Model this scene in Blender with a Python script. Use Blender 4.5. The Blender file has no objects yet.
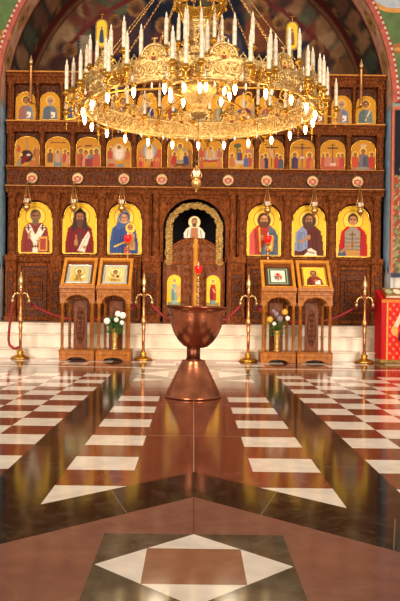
import bpy, math, random
import numpy as np
from mathutils import Vector, Matrix, Euler
random.seed(7)
rng = np.random.default_rng(5)
SC = bpy.context.scene
COL = SC.collection
PI = math.pi
F = 720.0            # focal length in pixels of the 400x601 frame
H = 0.9              # eye height

# ------------------------------------------------------------------ helpers
def lin(c):
    out = []
    for v in c[:3]:
        v = v / 255.0
        out.append(v / 12.92 if v <= 0.04045 else ((v + 0.055) / 1.055) ** 2.4)
    return tuple(out)

def lin_arr(a):
    a = np.clip(a / 255.0, 0, 1)
    return np.where(a <= 0.04045, a / 12.92, ((a + 0.055) / 1.055) ** 2.4)

class MB:
    """collects geometry for ONE mesh object"""
    def __init__(self, off=(0, 0, 0)):
        self.v = []; self.f = []; self.m = []; self.c = []; self.off = off; self.has_c = False
        self.smooth = []
    def add(self, vs, fs, mi=0, col=None, smooth=False):
        b = len(self.v)
        self.v.extend([tuple(p) for p in vs])
        for f in fs:
            self.f.append(tuple(b + i for i in f)); self.m.append(mi); self.smooth.append(smooth)
        if col is None:
            self.c.extend([(1, 1, 1)] * len(vs))
        else:
            self.has_c = True
            if len(col) == 3 and not hasattr(col[0], '__len__'):
                self.c.extend([tuple(col)] * len(vs))
            else:
                self.c.extend([tuple(x) for x in col])
    def box(self, x0, x1, y0, y1, z0, z1, mi=0, col=None, bev=0.0):
        if bev <= 0:
            vs = [(x0,y0,z0),(x1,y0,z0),(x1,y1,z0),(x0,y1,z0),(x0,y0,z1),(x1,y0,z1),(x1,y1,z1),(x0,y1,z1)]
            fs = [(0,3,2,1),(4,5,6,7),(0,1,5,4),(1,2,6,5),(2,3,7,6),(3,0,4,7)]
            self.add(vs, fs, mi, col); return
        b = min(bev, (x1-x0)*.45, (z1-z0)*.45, (y1-y0)*.9)
        vs = [(x0,y0+b,z0),(x1,y0+b,z0),(x1,y0+b,z1),(x0,y0+b,z1),
              (x0+b,y0,z0+b),(x1-b,y0,z0+b),(x1-b,y0,z1-b),(x0+b,y0,z1-b),
              (x0,y1,z0),(x1,y1,z0),(x1,y1,z1),(x0,y1,z1)]
        fs = [(4,5,6,7),(0,1,5,4),(1,2,6,5),(2,3,7,6),(3,0,4,7),(8,11,10,9),
              (0,8,9,1),(1,9,10,2),(2,10,11,3),(3,11,8,0)]
        self.add(vs, fs, mi, col)
    def lathe(self, prof, cx=0, cy=0, seg=16, mi=0, z0=0, col=None, mod=None):
        n = len(prof); vs = []; fs = []
        for i, (r, z) in enumerate(prof):
            for k in range(seg):
                a = 2*PI*k/seg
                rr = r * (mod(a, z) if mod else 1)
                vs.append((cx + rr*math.cos(a), cy + rr*math.sin(a), z0 + z))
        for i in range(n-1):
            for k in range(seg):
                k2 = (k+1) % seg
                fs.append((i*seg+k, i*seg+k2, (i+1)*seg+k2, (i+1)*seg+k))
        if prof[0][0] > 1e-6: fs.append(tuple(reversed(range(seg))))
        if prof[-1][0] > 1e-6: fs.append(tuple((n-1)*seg + k for k in range(seg)))
        self.add(vs, fs, mi, col, smooth=True)
    def sphere(self, c, r, seg=10, rings=6, mi=0, col=None, sc=(1,1,1)):
        prof = [(max(1e-7, math.sin(PI*i/rings))*1.0, -math.cos(PI*i/rings)) for i in range(rings+1)]
        vs = []; fs = []
        for (q, z) in prof:
            for k in range(seg):
                a = 2*PI*k/seg
                vs.append((c[0]+r*sc[0]*q*math.cos(a), c[1]+r*sc[1]*q*math.sin(a), c[2]+r*sc[2]*z))
        for i in range(rings):
            for k in range(seg):
                k2 = (k+1) % seg
                fs.append((i*seg+k, i*seg+k2, (i+1)*seg+k2, (i+1)*seg+k))
        self.add(vs, fs, mi, col, smooth=True)
    def tube(self, pts, r, seg=6, closed=False, mi=0, col=None, caps=True):
        P = [Vector(p) for p in pts]; n = len(P)
        if n < 2: return
        T = []
        for i in range(n):
            if closed: t = P[(i+1) % n] - P[i-1]
            else: t = P[min(i+1, n-1)] - P[max(i-1, 0)]
            if t.length < 1e-9: t = Vector((0,0,1))
            T.append(t.normalized())
        ref = Vector((0,0,1)) if abs(T[0].z) < 0.9 else Vector((1,0,0))
        nrm = (ref - T[0]*ref.dot(T[0])).normalized()
        vs = []; fs = []
        for i in range(n):
            nrm = nrm - T[i]*nrm.dot(T[i])
            if nrm.length < 1e-6:
                nrm = T[i].orthogonal()
            nrm.normalize(); bn = T[i].cross(nrm)
            rr = r[i] if hasattr(r, '__len__') else r
            for k in range(seg):
                a = 2*PI*k/seg
                vs.append(P[i] + nrm*(rr*math.cos(a)) + bn*(rr*math.sin(a)))
        m = n if closed else n-1
        for i in range(m):
            j = (i+1) % n
            for k in range(seg):
                k2 = (k+1) % seg
                fs.append((i*seg+k, i*seg+k2, j*seg+k2, j*seg+k))
        if not closed and caps:
            fs.append(tuple(reversed(range(seg)))); fs.append(tuple((n-1)*seg+k for k in range(seg)))
        self.add(vs, fs, mi, col, smooth=True)
    def xprism(self, prof, x0, x1, mi=0, col=None):
        """profile [(y,z)] run along x"""
        n = len(prof)
        vs = [(x0, y, z) for y, z in prof] + [(x1, y, z) for y, z in prof]
        fs = [(i, (i+1) % n, n+(i+1) % n, n+i) for i in range(n)]
        fs += [tuple(reversed(range(n))), tuple(range(n, 2*n))]
        self.add(vs, fs, mi, col)
    def plate(self, poly, y0, y1, mi=0, col=None):
        """polygon [(x,z)] counter-clockwise seen from -y, extruded from y0 (front) to y1"""
        n = len(poly)
        vs = [(x, y0, z) for x, z in poly] + [(x, y1, z) for x, z in poly]
        fs = [tuple(range(n)), tuple(reversed(range(n, 2*n)))]
        fs += [((i+1) % n, i, n+i, n+(i+1) % n) for i in range(n)]
        self.add(vs, fs, mi, col)
    def strip(self, lo, hi, y0, y1, mi=0, col=None):
        """solid between two matching polylines lo and hi [(x,z)]"""
        n = len(lo)
        vs = [(x,y0,z) for x,z in lo]+[(x,y0,z) for x,z in hi]+[(x,y1,z) for x,z in lo]+[(x,y1,z) for x,z in hi]
        fs = []
        for i in range(n-1):
            fs.append((i, i+1, n+i+1, n+i)); fs.append((2*n+i+1, 2*n+i, 3*n+i, 3*n+i+1))
            fs.append((i+1, i, 2*n+i, 2*n+i+1)); fs.append((n+i, n+i+1, 3*n+i+1, 3*n+i))
        fs.append((0, n, 3*n, 2*n)); fs.append((n-1, 2*n+n-1, 3*n+n-1, 2*n-1))
        self.add(vs, fs, mi, col)
    def build(self, name, mats, parent=None, label=None, kind=None):
        me = bpy.data.meshes.new(name)
        ox, oy, oz = self.off
        me.from_pydata([(x-ox, y-oy, z-oz) for x, y, z in self.v], [], self.f)
        if not isinstance(mats, (list, tuple)): mats = [mats]
        for m in mats: me.materials.append(m)
        me.polygons.foreach_set('material_index', self.m)
        me.polygons.foreach_set('use_smooth', self.smooth)
        if self.has_c:
            at = me.color_attributes.new('Col', 'FLOAT_COLOR', 'POINT')
            arr = np.ones((len(self.v), 4), dtype=np.float32)
            arr[:, :3] = np.array(self.c, dtype=np.float32)
            at.data.foreach_set('color', arr.ravel())
        me.update()
        o = bpy.data.objects.new(name, me); COL.objects.link(o)
        if parent is not None: o.parent = parent
        else: o.location = self.off
        if label: o['label'] = label
        if kind: o['kind'] = kind
        return o

def tag(o, label, cat, group=None):
    o['label'] = label; o['category'] = cat
    if group: o['group'] = group
    return o
def thing(name, loc, label, cat, group=None, rot=(0,0,0)):
    o = bpy.data.objects.new(name, None); COL.objects.link(o)
    o.empty_display_size = .1
    o.location = loc; o.rotation_euler = rot
    return tag(o, label, cat, group)
def dup(root, loc=None, label=None, group=None, rot=None):
    r = root.copy(); COL.objects.link(r)
    if loc is not None: r.location = loc
    if rot is not None: r.rotation_euler = rot
    if label: r['label'] = label
    if group: r['group'] = group
    for ch in list(root.children):
        c = ch.copy(); COL.objects.link(c); c.parent = r
        for g in list(ch.children):
            d = g.copy(); COL.objects.link(d); d.parent = c
    return r
def dup_part(o, parent, loc=None, rot=None):
    c = o.copy(); COL.objects.link(c); c.parent = parent
    if loc is not None: c.location = loc
    if rot is not None: c.rotation_euler = rot
    for ch in list(o.children):
        d = ch.copy(); COL.objects.link(d); d.parent = c
    return c
def spiral(cx, cz, r0, r1, a0, turns, n=18):
    return [(cx + (r0+(r1-r0)*i/(n-1))*math.cos(a0+2*PI*turns*i/(n-1)),
             cz + (r0+(r1-r0)*i/(n-1))*math.sin(a0+2*PI*turns*i/(n-1))) for i in range(n)]

# ------------------------------------------------------------------ materials
def newmat(name):
    m = bpy.data.materials.new(name); m.use_nodes = True
    nt = m.node_tree; b = nt.nodes['Principled BSDF']
    return m, nt, b
def N(nt, t, **kw):
    n = nt.nodes.new(t)
    for k, v in kw.items(): setattr(n, k, v)
    return n
def mat(name, c, rough=.5, metal=0., c2=None, scale=8., detail=4., bump=0., bscale=None, spec=.5, stretch=None, kind='noise', emis=0., ecol=None, bdist=.01):
    m, nt, b = newmat(name); L = nt.links
    b.inputs['Roughness'].default_value = rough; b.inputs['Metallic'].default_value = metal
    b.inputs['Specular IOR Level'].default_value = spec
    b.inputs['Base Color'].default_value = (*lin(c), 1)
    tc = N(nt, 'ShaderNodeTexCoord'); src = tc.outputs['Object']
    if stretch:
        mp = N(nt, 'ShaderNodeMapping'); mp.inputs['Scale'].default_value = stretch
        L.new(src, mp.inputs['Vector']); src = mp.outputs['Vector']
    if c2 is not None:
        t = N(nt, 'ShaderNodeTexNoise'); t.inputs['Scale'].default_value = scale; t.inputs['Detail'].default_value = detail
        L.new(src, t.inputs['Vector'])
        r = N(nt, 'ShaderNodeValToRGB')
        r.color_ramp.elements[0].position = .35; r.color_ramp.elements[1].position = .65
        r.color_ramp.elements[0].color = (*lin(c), 1); r.color_ramp.elements[1].color = (*lin(c2), 1)
        L.new(t.outputs['Fac'], r.inputs['Fac']); L.new(r.outputs['Color'], b.inputs['Base Color'])
    if bump > 0:
        if kind == 'voronoi':
            t2 = N(nt, 'ShaderNodeTexVoronoi'); o2 = t2.outputs['Distance']
        else:
            t2 = N(nt, 'ShaderNodeTexNoise'); o2 = t2.outputs['Fac']
        t2.inputs['Scale'].default_value = bscale or scale
        L.new(src, t2.inputs['Vector'])
        bp = N(nt, 'ShaderNodeBump'); bp.inputs['Strength'].default_value = bump; bp.inputs['Distance'].default_value = bdist
        L.new(o2, bp.inputs['Height']); L.new(bp.outputs['Normal'], b.inputs['Normal'])
    if emis > 0:
        b.inputs['Emission Color'].default_value = (*lin(ecol or c), 1); b.inputs['Emission Strength'].default_value = emis
    return m
def paint_mat(name, rough=.45, var=.12, spec=.4, vscale=30.):
    """a painted surface: the paint colour is the colour attribute, with slight mottling"""
    m, nt, b = newmat(name); L = nt.links
    a = N(nt, 'ShaderNodeAttribute', attribute_name='Col')
    tc = N(nt, 'ShaderNodeTexCoord')
    t = N(nt, 'ShaderNodeTexNoise'); t.inputs['Scale'].default_value = vscale; t.inputs['Detail'].default_value = 5
    L.new(tc.outputs['Object'], t.inputs['Vector'])
    mr = N(nt, 'ShaderNodeMapRange'); mr.inputs['From Min'].default_value = .3; mr.inputs['From Max'].default_value = .7
    mr.inputs['To Min'].default_value = 1-var; mr.inputs['To Max'].default_value = 1+var
    L.new(t.outputs['Fac'], mr.inputs['Value'])
    mx = N(nt, 'ShaderNodeVectorMath', operation='SCALE')
    L.new(a.outputs['Color'], mx.inputs[0]); L.new(mr.outputs['Result'], mx.inputs['Scale'])
    L.new(mx.outputs['Vector'], b.inputs['Base Color'])
    b.inputs['Roughness'].default_value = rough; b.inputs['Specular IOR Level'].default_value = spec
    return m
def marble_mat(name, rough=.1, vein=(1,1,1), vamt=.2, vscale=3., var=.12, width=.05, rvar=.08, spec=.5):
    m, nt, b = newmat(name); L = nt.links
    a = N(nt, 'ShaderNodeAttribute', attribute_name='Col')
    tc = N(nt, 'ShaderNodeTexCoord')
    t = N(nt, 'ShaderNodeTexNoise'); t.inputs['Scale'].default_value = 9; t.inputs['Detail'].default_value = 8
    L.new(tc.outputs['Object'], t.inputs['Vector'])
    mr = N(nt, 'ShaderNodeMapRange'); mr.inputs['From Min'].default_value = .3; mr.inputs['From Max'].default_value = .7
    mr.inputs['To Min'].default_value = 1-var; mr.inputs['To Max'].default_value = 1+var
    L.new(t.outputs['Fac'], mr.inputs['Value'])
    mx = N(nt, 'ShaderNodeVectorMath', operation='SCALE')
    L.new(a.outputs['Color'], mx.inputs[0]); L.new(mr.outputs['Result'], mx.inputs['Scale'])
    v = N(nt, 'ShaderNodeTexNoise'); v.inputs['Scale'].default_value = vscale; v.inputs['Detail'].default_value = 9; v.inputs['Distortion'].default_value = 1.2
    L.new(tc.outputs['Object'], v.inputs['Vector'])
    r = N(nt, 'ShaderNodeValToRGB'); e = r.color_ramp.elements
    e[0].position = .5-width; e[0].color = (0,0,0,1); e[1].position = .5+width; e[1].color = (0,0,0,1)
    q = e.new(.5); q.color = (1,1,1,1)
    L.new(v.outputs['Fac'], r.inputs['Fac'])
    ml = N(nt, 'ShaderNodeMath', operation='MULTIPLY'); ml.inputs[1].default_value = vamt
    L.new(r.outputs['Color'], ml.inputs[0])
    mm = N(nt, 'ShaderNodeMix', data_type='RGBA'); mm.inputs['B'].default_value = (*lin(vein), 1)
    L.new(ml.outputs[0], mm.inputs['Factor']); L.new(mx.outputs['Vector'], mm.inputs['A'])
    L.new(mm.outputs['Result'], b.inputs['Base Color'])
    rr = N(nt, 'ShaderNodeMapRange'); rr.inputs['To Min'].default_value = rough; rr.inputs['To Max'].default_value = rough+rvar
    L.new(t.outputs['Fac'], rr.inputs['Value']); L.new(rr.outputs['Result'], b.inputs['Roughness'])
    b.inputs['Specular IOR Level'].default_value = spec
    return m
def wood_mat(name, dark, light, rough=.42, bump=.5, bscale=38., carved=True):
    m, nt, b = newmat(name); L = nt.links
    tc = N(nt, 'ShaderNodeTexCoord')
    mp = N(nt, 'ShaderNodeMapping'); mp.inputs['Scale'].default_value = (12, 12, 5)
    L.new(tc.outputs['Object'], mp.inputs['Vector'])
    t = N(nt, 'ShaderNodeTexNoise'); t.inputs['Scale'].default_value = 2.5; t.inputs['Detail'].default_value = 7
    L.new(mp.outputs['Vector'], t.inputs['Vector'])
    r = N(nt, 'ShaderNodeValToRGB'); e = r.color_ramp.elements
    e[0].position = .3; e[0].color = (*lin(dark), 1); e[1].position = .7; e[1].color = (*lin(light), 1)
    L.new(t.outputs['Fac'], r.inputs['Fac']); L.new(r.outputs['Color'], b.inputs['Base Color'])
    b.inputs['Roughness'].default_value = rough; b.inputs['Specular IOR Level'].default_value = .14
    if carved:
        v = N(nt, 'ShaderNodeTexVoronoi'); v.inputs['Scale'].default_value = bscale
        L.new(tc.outputs['Object'], v.inputs['Vector'])
        bp = N(nt, 'ShaderNodeBump'); bp.inputs['Strength'].default_value = bump; bp.inputs['Distance'].default_value = .03
        L.new(v.outputs['Distance'], bp.inputs['Height']); L.new(bp.outputs['Normal'], b.inputs['Normal'])
    return m

M = {}
M['wood'] = wood_mat('carved_walnut', (90, 42, 18), (152, 82, 36), bump=.8, bscale=40)
M['wood_inner'] = wood_mat('inner_walnut', (92, 44, 16), (126, 66, 27), carved=False)
M['wood_plain'] = wood_mat('plain_walnut', (102, 52, 20), (148, 82, 36), carved=False)
M['wood_dark'] = wood_mat('dark_walnut', (68, 31, 13), (102, 52, 24), bump=.35, bscale=26)
M['wood_light'] = wood_mat('honey_walnut', (172, 106, 36), (206, 138, 52), carved=False, rough=.35)
M['wood_stand'] = wood_mat('cherry_wood', (126, 68, 20), (174, 104, 36), carved=False, rough=.3)
M['gilt_wood'] = mat('gilded_carving', (186, 148, 76), .42, .3, c2=(140, 102, 46), scale=30, bump=.5, bscale=60, kind='voronoi')
M['gold'] = mat('polished_gold', (222, 170, 70), .28, .9, c2=(196, 140, 50), scale=14)
M['gold_filigree'] = mat('gold_filigree', (222, 190, 126), .4, .75, c2=(176, 134, 72), scale=34, bump=.6, bscale=70, kind='voronoi', bdist=.006)
M['brass'] = mat('warm_brass', (222, 172, 104), .28, .85, c2=(198, 142, 78), scale=20)
M['post'] = mat('rose_brass', (206, 142, 88), .28, .85, c2=(168, 104, 58), scale=20)
M['pale_brass'] = mat('pale_brass', (220, 184, 130), .34, .8, c2=(190, 142, 88), scale=30)
M['copper'] = mat('hammered_copper', (184, 110, 76), .25, .92, c2=(142, 80, 54), scale=7, bump=.12, bscale=40, kind='voronoi', bdist=.004)
M['copper_dark'] = mat('tarnished_copper', (120, 66, 44), .35, .9, c2=(90, 48, 34), scale=6)
M['silver'] = mat('silver_metal', (200, 196, 186), .3, .9, c2=(150, 146, 136), scale=30)
M['candle'] = mat('ivory_candle', (226, 210, 186), .45, 0, c2=(186, 166, 138), scale=20)
M['bulb'] = mat('lit_bulb_glass', (255, 236, 200), .3, 0, emis=20, ecol=(255, 214, 150))
M['crystal'] = mat('clear_crystal', (240, 236, 226), .08, .0, spec=.9)
M['crystal'].node_tree.nodes['Principled BSDF'].inputs['Transmission Weight'].default_value = .6
M['red_glass'] = mat('red_glass', (205, 20, 18), .12, 0, emis=.8, ecol=(230, 24, 16))
M['white_glass'] = mat('milk_glass', (232, 222, 200), .3, 0)
M['velvet'] = mat('red_velvet', (150, 12, 18), .7, 0, c2=(110, 12, 18), scale=30)
M['paint'] = paint_mat('icon_paint', rough=.55, spec=.15)
M['fresco'] = paint_mat('fresco_paint', rough=.75, var=.22, spec=.2, vscale=7.)
M['leaf'] = mat('green_leaf', (52, 96, 40), .5, 0, c2=(86, 124, 58), scale=25)
M['petal'] = mat('petal', (236, 214, 200), .6, 0, c2=(244, 232, 222), scale=30)
M['petal_yellow'] = mat('yellow_petal', (226, 176, 60), .6, 0, c2=(214, 150, 50), scale=30)
M['petal_mauve'] = mat('mauve_petal', (120, 96, 110), .6, 0, c2=(150, 124, 132), scale=30)
M['vase_glass'] = mat('amber_vase', (190, 150, 70), .2, .3, c2=(150, 112, 48), scale=18)
M['step_marble'] = mat('cream_marble', (226, 206, 182), .28, 0, c2=(208, 184, 158), scale=3)
M['wire'] = mat('dark_wire', (60, 46, 30), .5, .6)
M['marble'] = marble_mat('polished_floor_marble', rough=.085, rvar=.05, vein=(220, 190, 160), vamt=.04, spec=.3)
M['marble_dark'] = marble_mat('green_black_marble', rough=.075, rvar=.05, vein=(140, 124, 92), vamt=.16, vscale=4., var=.35, width=.03, spec=.3)
M['void'] = mat('sanctuary_plaster', (60, 50, 48), .9)
# ------------------------------------------------------------------ the painter: flat painted surfaces as fine colour grids
class Paint:
    def __init__(self, U, V, base):
        self.U = U; self.V = V
        self.C = np.zeros((U.size, 3)); self.C[:] = base
    def _put(self, mask, col):
        self.C += (np.array(col, float) - self.C) * mask[:, None]
    def ell(self, cx, cy, rx, ry, col, rot=0., soft=.12):
        dx = self.U-cx; dy = self.V-cy
        c, s = math.cos(rot), math.sin(rot)
        a = (dx*c+dy*s)/rx; b = (-dx*s+dy*c)/ry
        d = np.sqrt(a*a+b*b)
        self._put(np.clip((1-d)/soft+.5, 0, 1), col)
    def ring(self, cx, cy, r, w, col):
        d = np.abs(np.hypot(self.U-cx, self.V-cy)-r)
        self._put(np.clip(1.5-d/w*1.5+.0, 0, 1), col)
    def line(self, p, q, w, col):
        px, py = p; qx, qy = q
        L2 = (qx-px)**2+(qy-py)**2+1e-9
        t = np.clip(((self.U-px)*(qx-px)+(self.V-py)*(qy-py))/L2, 0, 1)
        d = np.hypot(self.U-px-t*(qx-px), self.V-py-t*(qy-py))
        self._put(np.clip(1.5-d/w, 0, 1), col)
    def poly(self, pts, col):
        ins = np.zeros(self.U.size, bool); n = len(pts)
        for i in range(n):
            x0, y0 = pts[i]; x1, y1 = pts[(i+1) % n]
            if y0 == y1: continue
            c = ((y0 > self.V) != (y1 > self.V)) & (self.U < (x1-x0)*(self.V-y0)/(y1-y0)+x0)
            ins ^= c
        self._put(ins.astype(float), col)
    def rect(self, x0, x1, y0, y1, col):
        self.poly([(x0,y0),(x1,y0),(x1,y1),(x0,y1)], col)

# ------------------------------------------------------------------ floor of inlaid marble
X0 = .012
fl = MB()
BROWN = lin((124, 64, 44)); BROWN2 = lin((126, 60, 38)); WHITE = lin((246, 232, 214)); DARK = lin((30, 29, 23)); PINK = lin((138, 92, 76))
GREY = lin((86, 78, 62)); TAN = lin((152, 100, 74)); LINE = lin((186, 150, 118))
LAY = .0004
def fp(pts, lay, col, mi=0):
    fl.add([(x+X0, y, lay*LAY) for x, y in pts], [tuple(range(len(pts)))], mi, col)
def fr(x0, x1, y0, y1, lay, col, mi=0):
    fp([(x0,y0),(x1,y0),(x1,y1),(x0,y1)], lay, col, mi)
fl.box(-7, 7, -3, 10.68, -.08, 0, 0, BROWN)
R0, D = 3.447, .318
AP_HI, AP_LO, SL = 3.735, 3.264, .93          # the big diamond: outer and inner apex of its dark border
ncheck = 16
for k in range(-9, ncheck):
    y0 = R0+k*D; y1 = y0+D
    white_strip = (k % 2 == 1)
    for s in (-1, 1):
        if y1 <= 7.2:
            a, b = sorted((s*.31, s*.665)); fr(a, b, y0, y1, 1, WHITE if white_strip else BROWN2)
        for c in range(14):
            a, b = sorted((s*(.97+.30*c), s*(.97+.30*(c+1))))
            w = white_strip ^ (c % 2 == 1)
            fr(a, b, y0, y1, 1, WHITE if w else BROWN2)
for s in (-1, 1):
    a, b = sorted((s*.665, s*.97)); fr(a, b, -3, 10.4, 2, DARK, 1)
    for yy in (3.9, 4.72, 6.0, 7.4):
        fr(a, b, yy, yy+.006, 3, lin((120, 110, 90)))
# transverse bands and the far star before the steps
YC = 8.62
fr(-4.8, 4.8, 8.53, 8.62, 3, BROWN2)
fr(-.66, .66, 7.2, 10.1, 2, BROWN)
fr(-.68, .68, YC-.85, YC+.85, 3, GREY, 1)
def star(cx, cy, tx, ty, qx, qy, lay):
    for s in (-1, 1):
        fp([(cx-qx, cy+s*qy), (cx, cy+s*ty), (cx+qx, cy+s*qy)][::-s], lay, WHITE)
        fp([(cx+s*qx, cy-qy), (cx+s*tx, cy), (cx+s*qx, cy+qy)][::s], lay, WHITE)
    fr(cx-qx, cx+qx, cy-qy, cy+qy, lay, TAN)
star(0, YC, .68, .85, .30, .36, 4)
for s in (-1, 1):
    for q in (-1, 1):
        fp([(s*.66, YC+q*.82), (s*.30, YC+q*.62), (s*.66, YC+q*.52)][::-s*q], 4, WHITE)
for s in (-1, 1):
    a, b = sorted((s*.66, s*4.8))
    fr(a, b, 8.62, 9.05, 4, DARK, 1)
    fr(a, b, 9.3, 9.42, 4, WHITE)
fr(-5, 5, 9.62, 10.68, 4, BROWN)
for c in range(-8, 8):
    fr(c*.6+.02, c*.6+.36, 9.66, 9.98, 5, WHITE if c % 2 else DARK)
    fr(c*.6-.28, c*.6+.06, 10.02, 10.34, 5, WHITE)
# the foreground diamond with its dark border
def dia(ap, w=6.0, lay=6, col=DARK, mi=1):
    fp([(0, ap), (-w, ap-SL*w), (w, ap-SL*w)], lay, col, mi)
dia(AP_HI, lay=6, col=DARK, mi=1)
dia(AP_LO, lay=7, col=PINK, mi=0)
for s in (-1, 1):
    for d in (.28, .72, 1.05):
        x = s*d
        fp([(x-.003, AP_LO-SL*d), (x+.003, AP_LO-SL*d), (x+.003+s*.11, AP_HI-SL*d-.1), (x-.003+s*.11, AP_HI-SL*d-.1)][::1], 8, lin((110, 100, 80)))
    fp([(s*.70, 2.62), (s*.706, 2.62), (s*.706+s*.5, 2.1), (s*.70+s*.5, 2.1)], 8, lin((96, 60, 46)))
fr(-.34, .34, 2.10, 2.745, 8, GREY, 1)
star(0, 2.4225, .335, .3225, .168, .162, 9)
# joints
fr(-.003, .003, 3.72, 6.4, 5, LINE)
fr(-.31, .31, 4.72, 4.728, 5, LINE); fr(-.31, .31, 6.1, 6.108, 5, LINE)
fr(-.0025, .0025, 2.745, 3.264, 8, lin((116, 70, 52)))
fl.build('floor', [M['marble'], M['marble_dark']], kind='structure')

# ------------------------------------------------------------------ marble steps of the solea
ZS = .503
for i, (y0, y1, z0, z1) in enumerate(((10.68, 10.97, 0, .1435), (10.95, 11.24, 0, .345), (11.22, 13.4, 0, ZS))):
    mb = MB()
    mb.box(-5.5, 5.5, y0+.012, y1, z0, z1-.03)
    mb.xprism([(y0, z1-.03), (y0-.006, z1-.02), (y0-.006, z1-.008), (y0+.002, z1), (y1, z1), (y1, z1-.03)][::-1], -5.5, 5.5)
    mb.build('trim_%d' % (i+1), M['step_marble'], kind='structure')

# ------------------------------------------------------------------ front wall with the great arch, painted piers
YF, RA, ZC, YB = 11.43, 3.123, 4.06, 11.9
NA = 72
GREEN = lin((92, 112, 66))
w = MB()
arc = [(RA*math.cos(PI*i/NA), ZC+RA*math.sin(PI*i/NA)) for i in range(NA+1)]
for i in range(NA):
    (xa, za), (xb, zb) = arc[i], arc[i+1]
    w.add([(xb, YF, zb), (xa, YF, za), (xa, YF, 9.5), (xb, YF, 9.5)], [(0,1,2,3)], 0, GREEN)
for s in (-1, 1):
    x1 = s*6.5
    vs = [(s*RA, YF, ZC), (x1, YF, ZC), (x1, YF, 9.5), (s*RA, YF, 9.5)]
    w.add(vs if s > 0 else vs[::-1], [(0,1,2,3)], 0, GREEN)
# fresco of the spandrels: a pale blue roundel with an orange rim, small tan heads
for (cx, cz, r, col, dy) in ((3.12, 5.98, .50, (206, 142, 70), .004), (3.12, 5.98, .43, (176, 180, 186), .006), (-3.4, 6.06, .52, (206, 146, 66), .004), (-3.4, 6.06, .44, (160, 170, 178), .006)):
    n = 40
    vs = [(cx+r*math.cos(2*PI*i/n), YF-dy, cz+r*math.sin(2*PI*i/n)) for i in range(n)]
    keep = [p for p in vs if math.hypot(p[0], p[2]-ZC) > RA+.12 or p[2] < ZC]
    w.add(keep, [tuple(range(len(keep)))], 0, lin(col))
for (cx, cz) in ((3.25, 4.92), (-3.09, 5.04)):
    for (dx, dz, rx, rz, col) in ((0, 0, .16, .09, (150, 96, 48)), (.05, .05, .05, .05, (196, 150, 100)), (-.06, -.02, .07, .03, (186, 130, 70))):
        n = 16
        vs = [(cx+dx+rx*math.cos(2*PI*i/n), YF-.004-.002*(rx < .1), cz+dz+rz*math.sin(2*PI*i/n)) for i in range(n)]
        w.add(vs, [tuple(range(n))], 0, lin(col))
w.build('wall_front', M['fresco'], kind='structure')
# arch soffit painted with medallions, and the jambs
NX, NT = 14, 220
so = MB()
tt = np.linspace(-1.6, PI*1+1.6, NT+1)   # arclength/RA along jamb, arch, jamb (values outside 0..pi are straight)
yy = np.linspace(YF, YB, NX+1)
Tg, Yg = np.meshgrid(tt, yy, indexing='ij')
V_ = (Yg-YF)/(YB-YF)
P = Paint(Tg.ravel()*RA, V_.ravel()*.47, (214, 160, 128))
for k in range(1, 14):
    a = k*PI/14*RA
    P.ell(a, .235, .20, .13, (150, 96, 54)); P.ell(a, .235, .16, .10, (196, 146, 72)); P.ell(a, .235, .07, .06, (96, 58, 44)); P.ell(a-.06, .235, .05, .04, (190, 140, 104))
for e in (0.03, .45):
    P._put(((np.abs(P.V-e) < .03)).astype(float), (168, 78, 58))
J = (P.U < 0) | (P.U > PI*RA)
zj = np.where(P.U < 0, ZC+P.U, ZC-(P.U-PI*RA))
def jm(m, c): P._put((J & m).astype(float), c)
jm(zj > -5, (160, 196, 220)); jm(P.V < .10, (196, 104, 78)); jm((zj > 3.95) & (zj < 4.08), (150, 158, 150))
jm((zj < 1.42), (214, 212, 206)); jm((np.abs(zj-1.42-.03*np.sin(P.V*30)) < .03), (70, 84, 110)); jm((zj < 1.36) & (np.sin(P.V*60) > .6), (160, 172, 190))
cols = lin_arr(P.C)
vs = []
for i in range(NT+1):
    t = tt[i]
    if t < 0: x, z = RA, ZC+t*RA
    elif t > PI: x, z = -RA, ZC-(t-PI)*RA
    else: x, z = RA*math.cos(t), ZC+RA*math.sin(t)
    z = max(z, ZS)
    for j in range(NX+1): vs.append((x, yy[j], z))
fs = [(i*(NX+1)+j, (i+1)*(NX+1)+j, (i+1)*(NX+1)+j+1, i*(NX+1)+j+1) for i in range(NT) for j in range(NX)]
so.add(vs, fs, 0, cols, smooth=True)
so.build('trim_4', M['fresco'], kind='structure')
# red and white dotted border around the arch
bd = MB()
nb = 230
for i in range(nb):
    a0, a1 = PI*i/nb, PI*(i+1)/nb
    for (r0, r1, c) in ((RA, RA+.07, (178, 88, 70)), (RA+.07, RA+.105, (206, 176, 158) if i % 2 else (160, 62, 54))):
        bd.add([(r0*math.cos(a0), YF-.012, ZC+r0*math.sin(a0)), (r1*math.cos(a0), YF-.012, ZC+r1*math.sin(a0)),
                (r1*math.cos(a1), YF-.012, ZC+r1*math.sin(a1)), (r0*math.cos(a1), YF-.012, ZC+r0*math.sin(a1))], [(0,1,2,3)], 0, lin(c))
bd.build('trim_5', M['fresco'], kind='structure')
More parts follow.
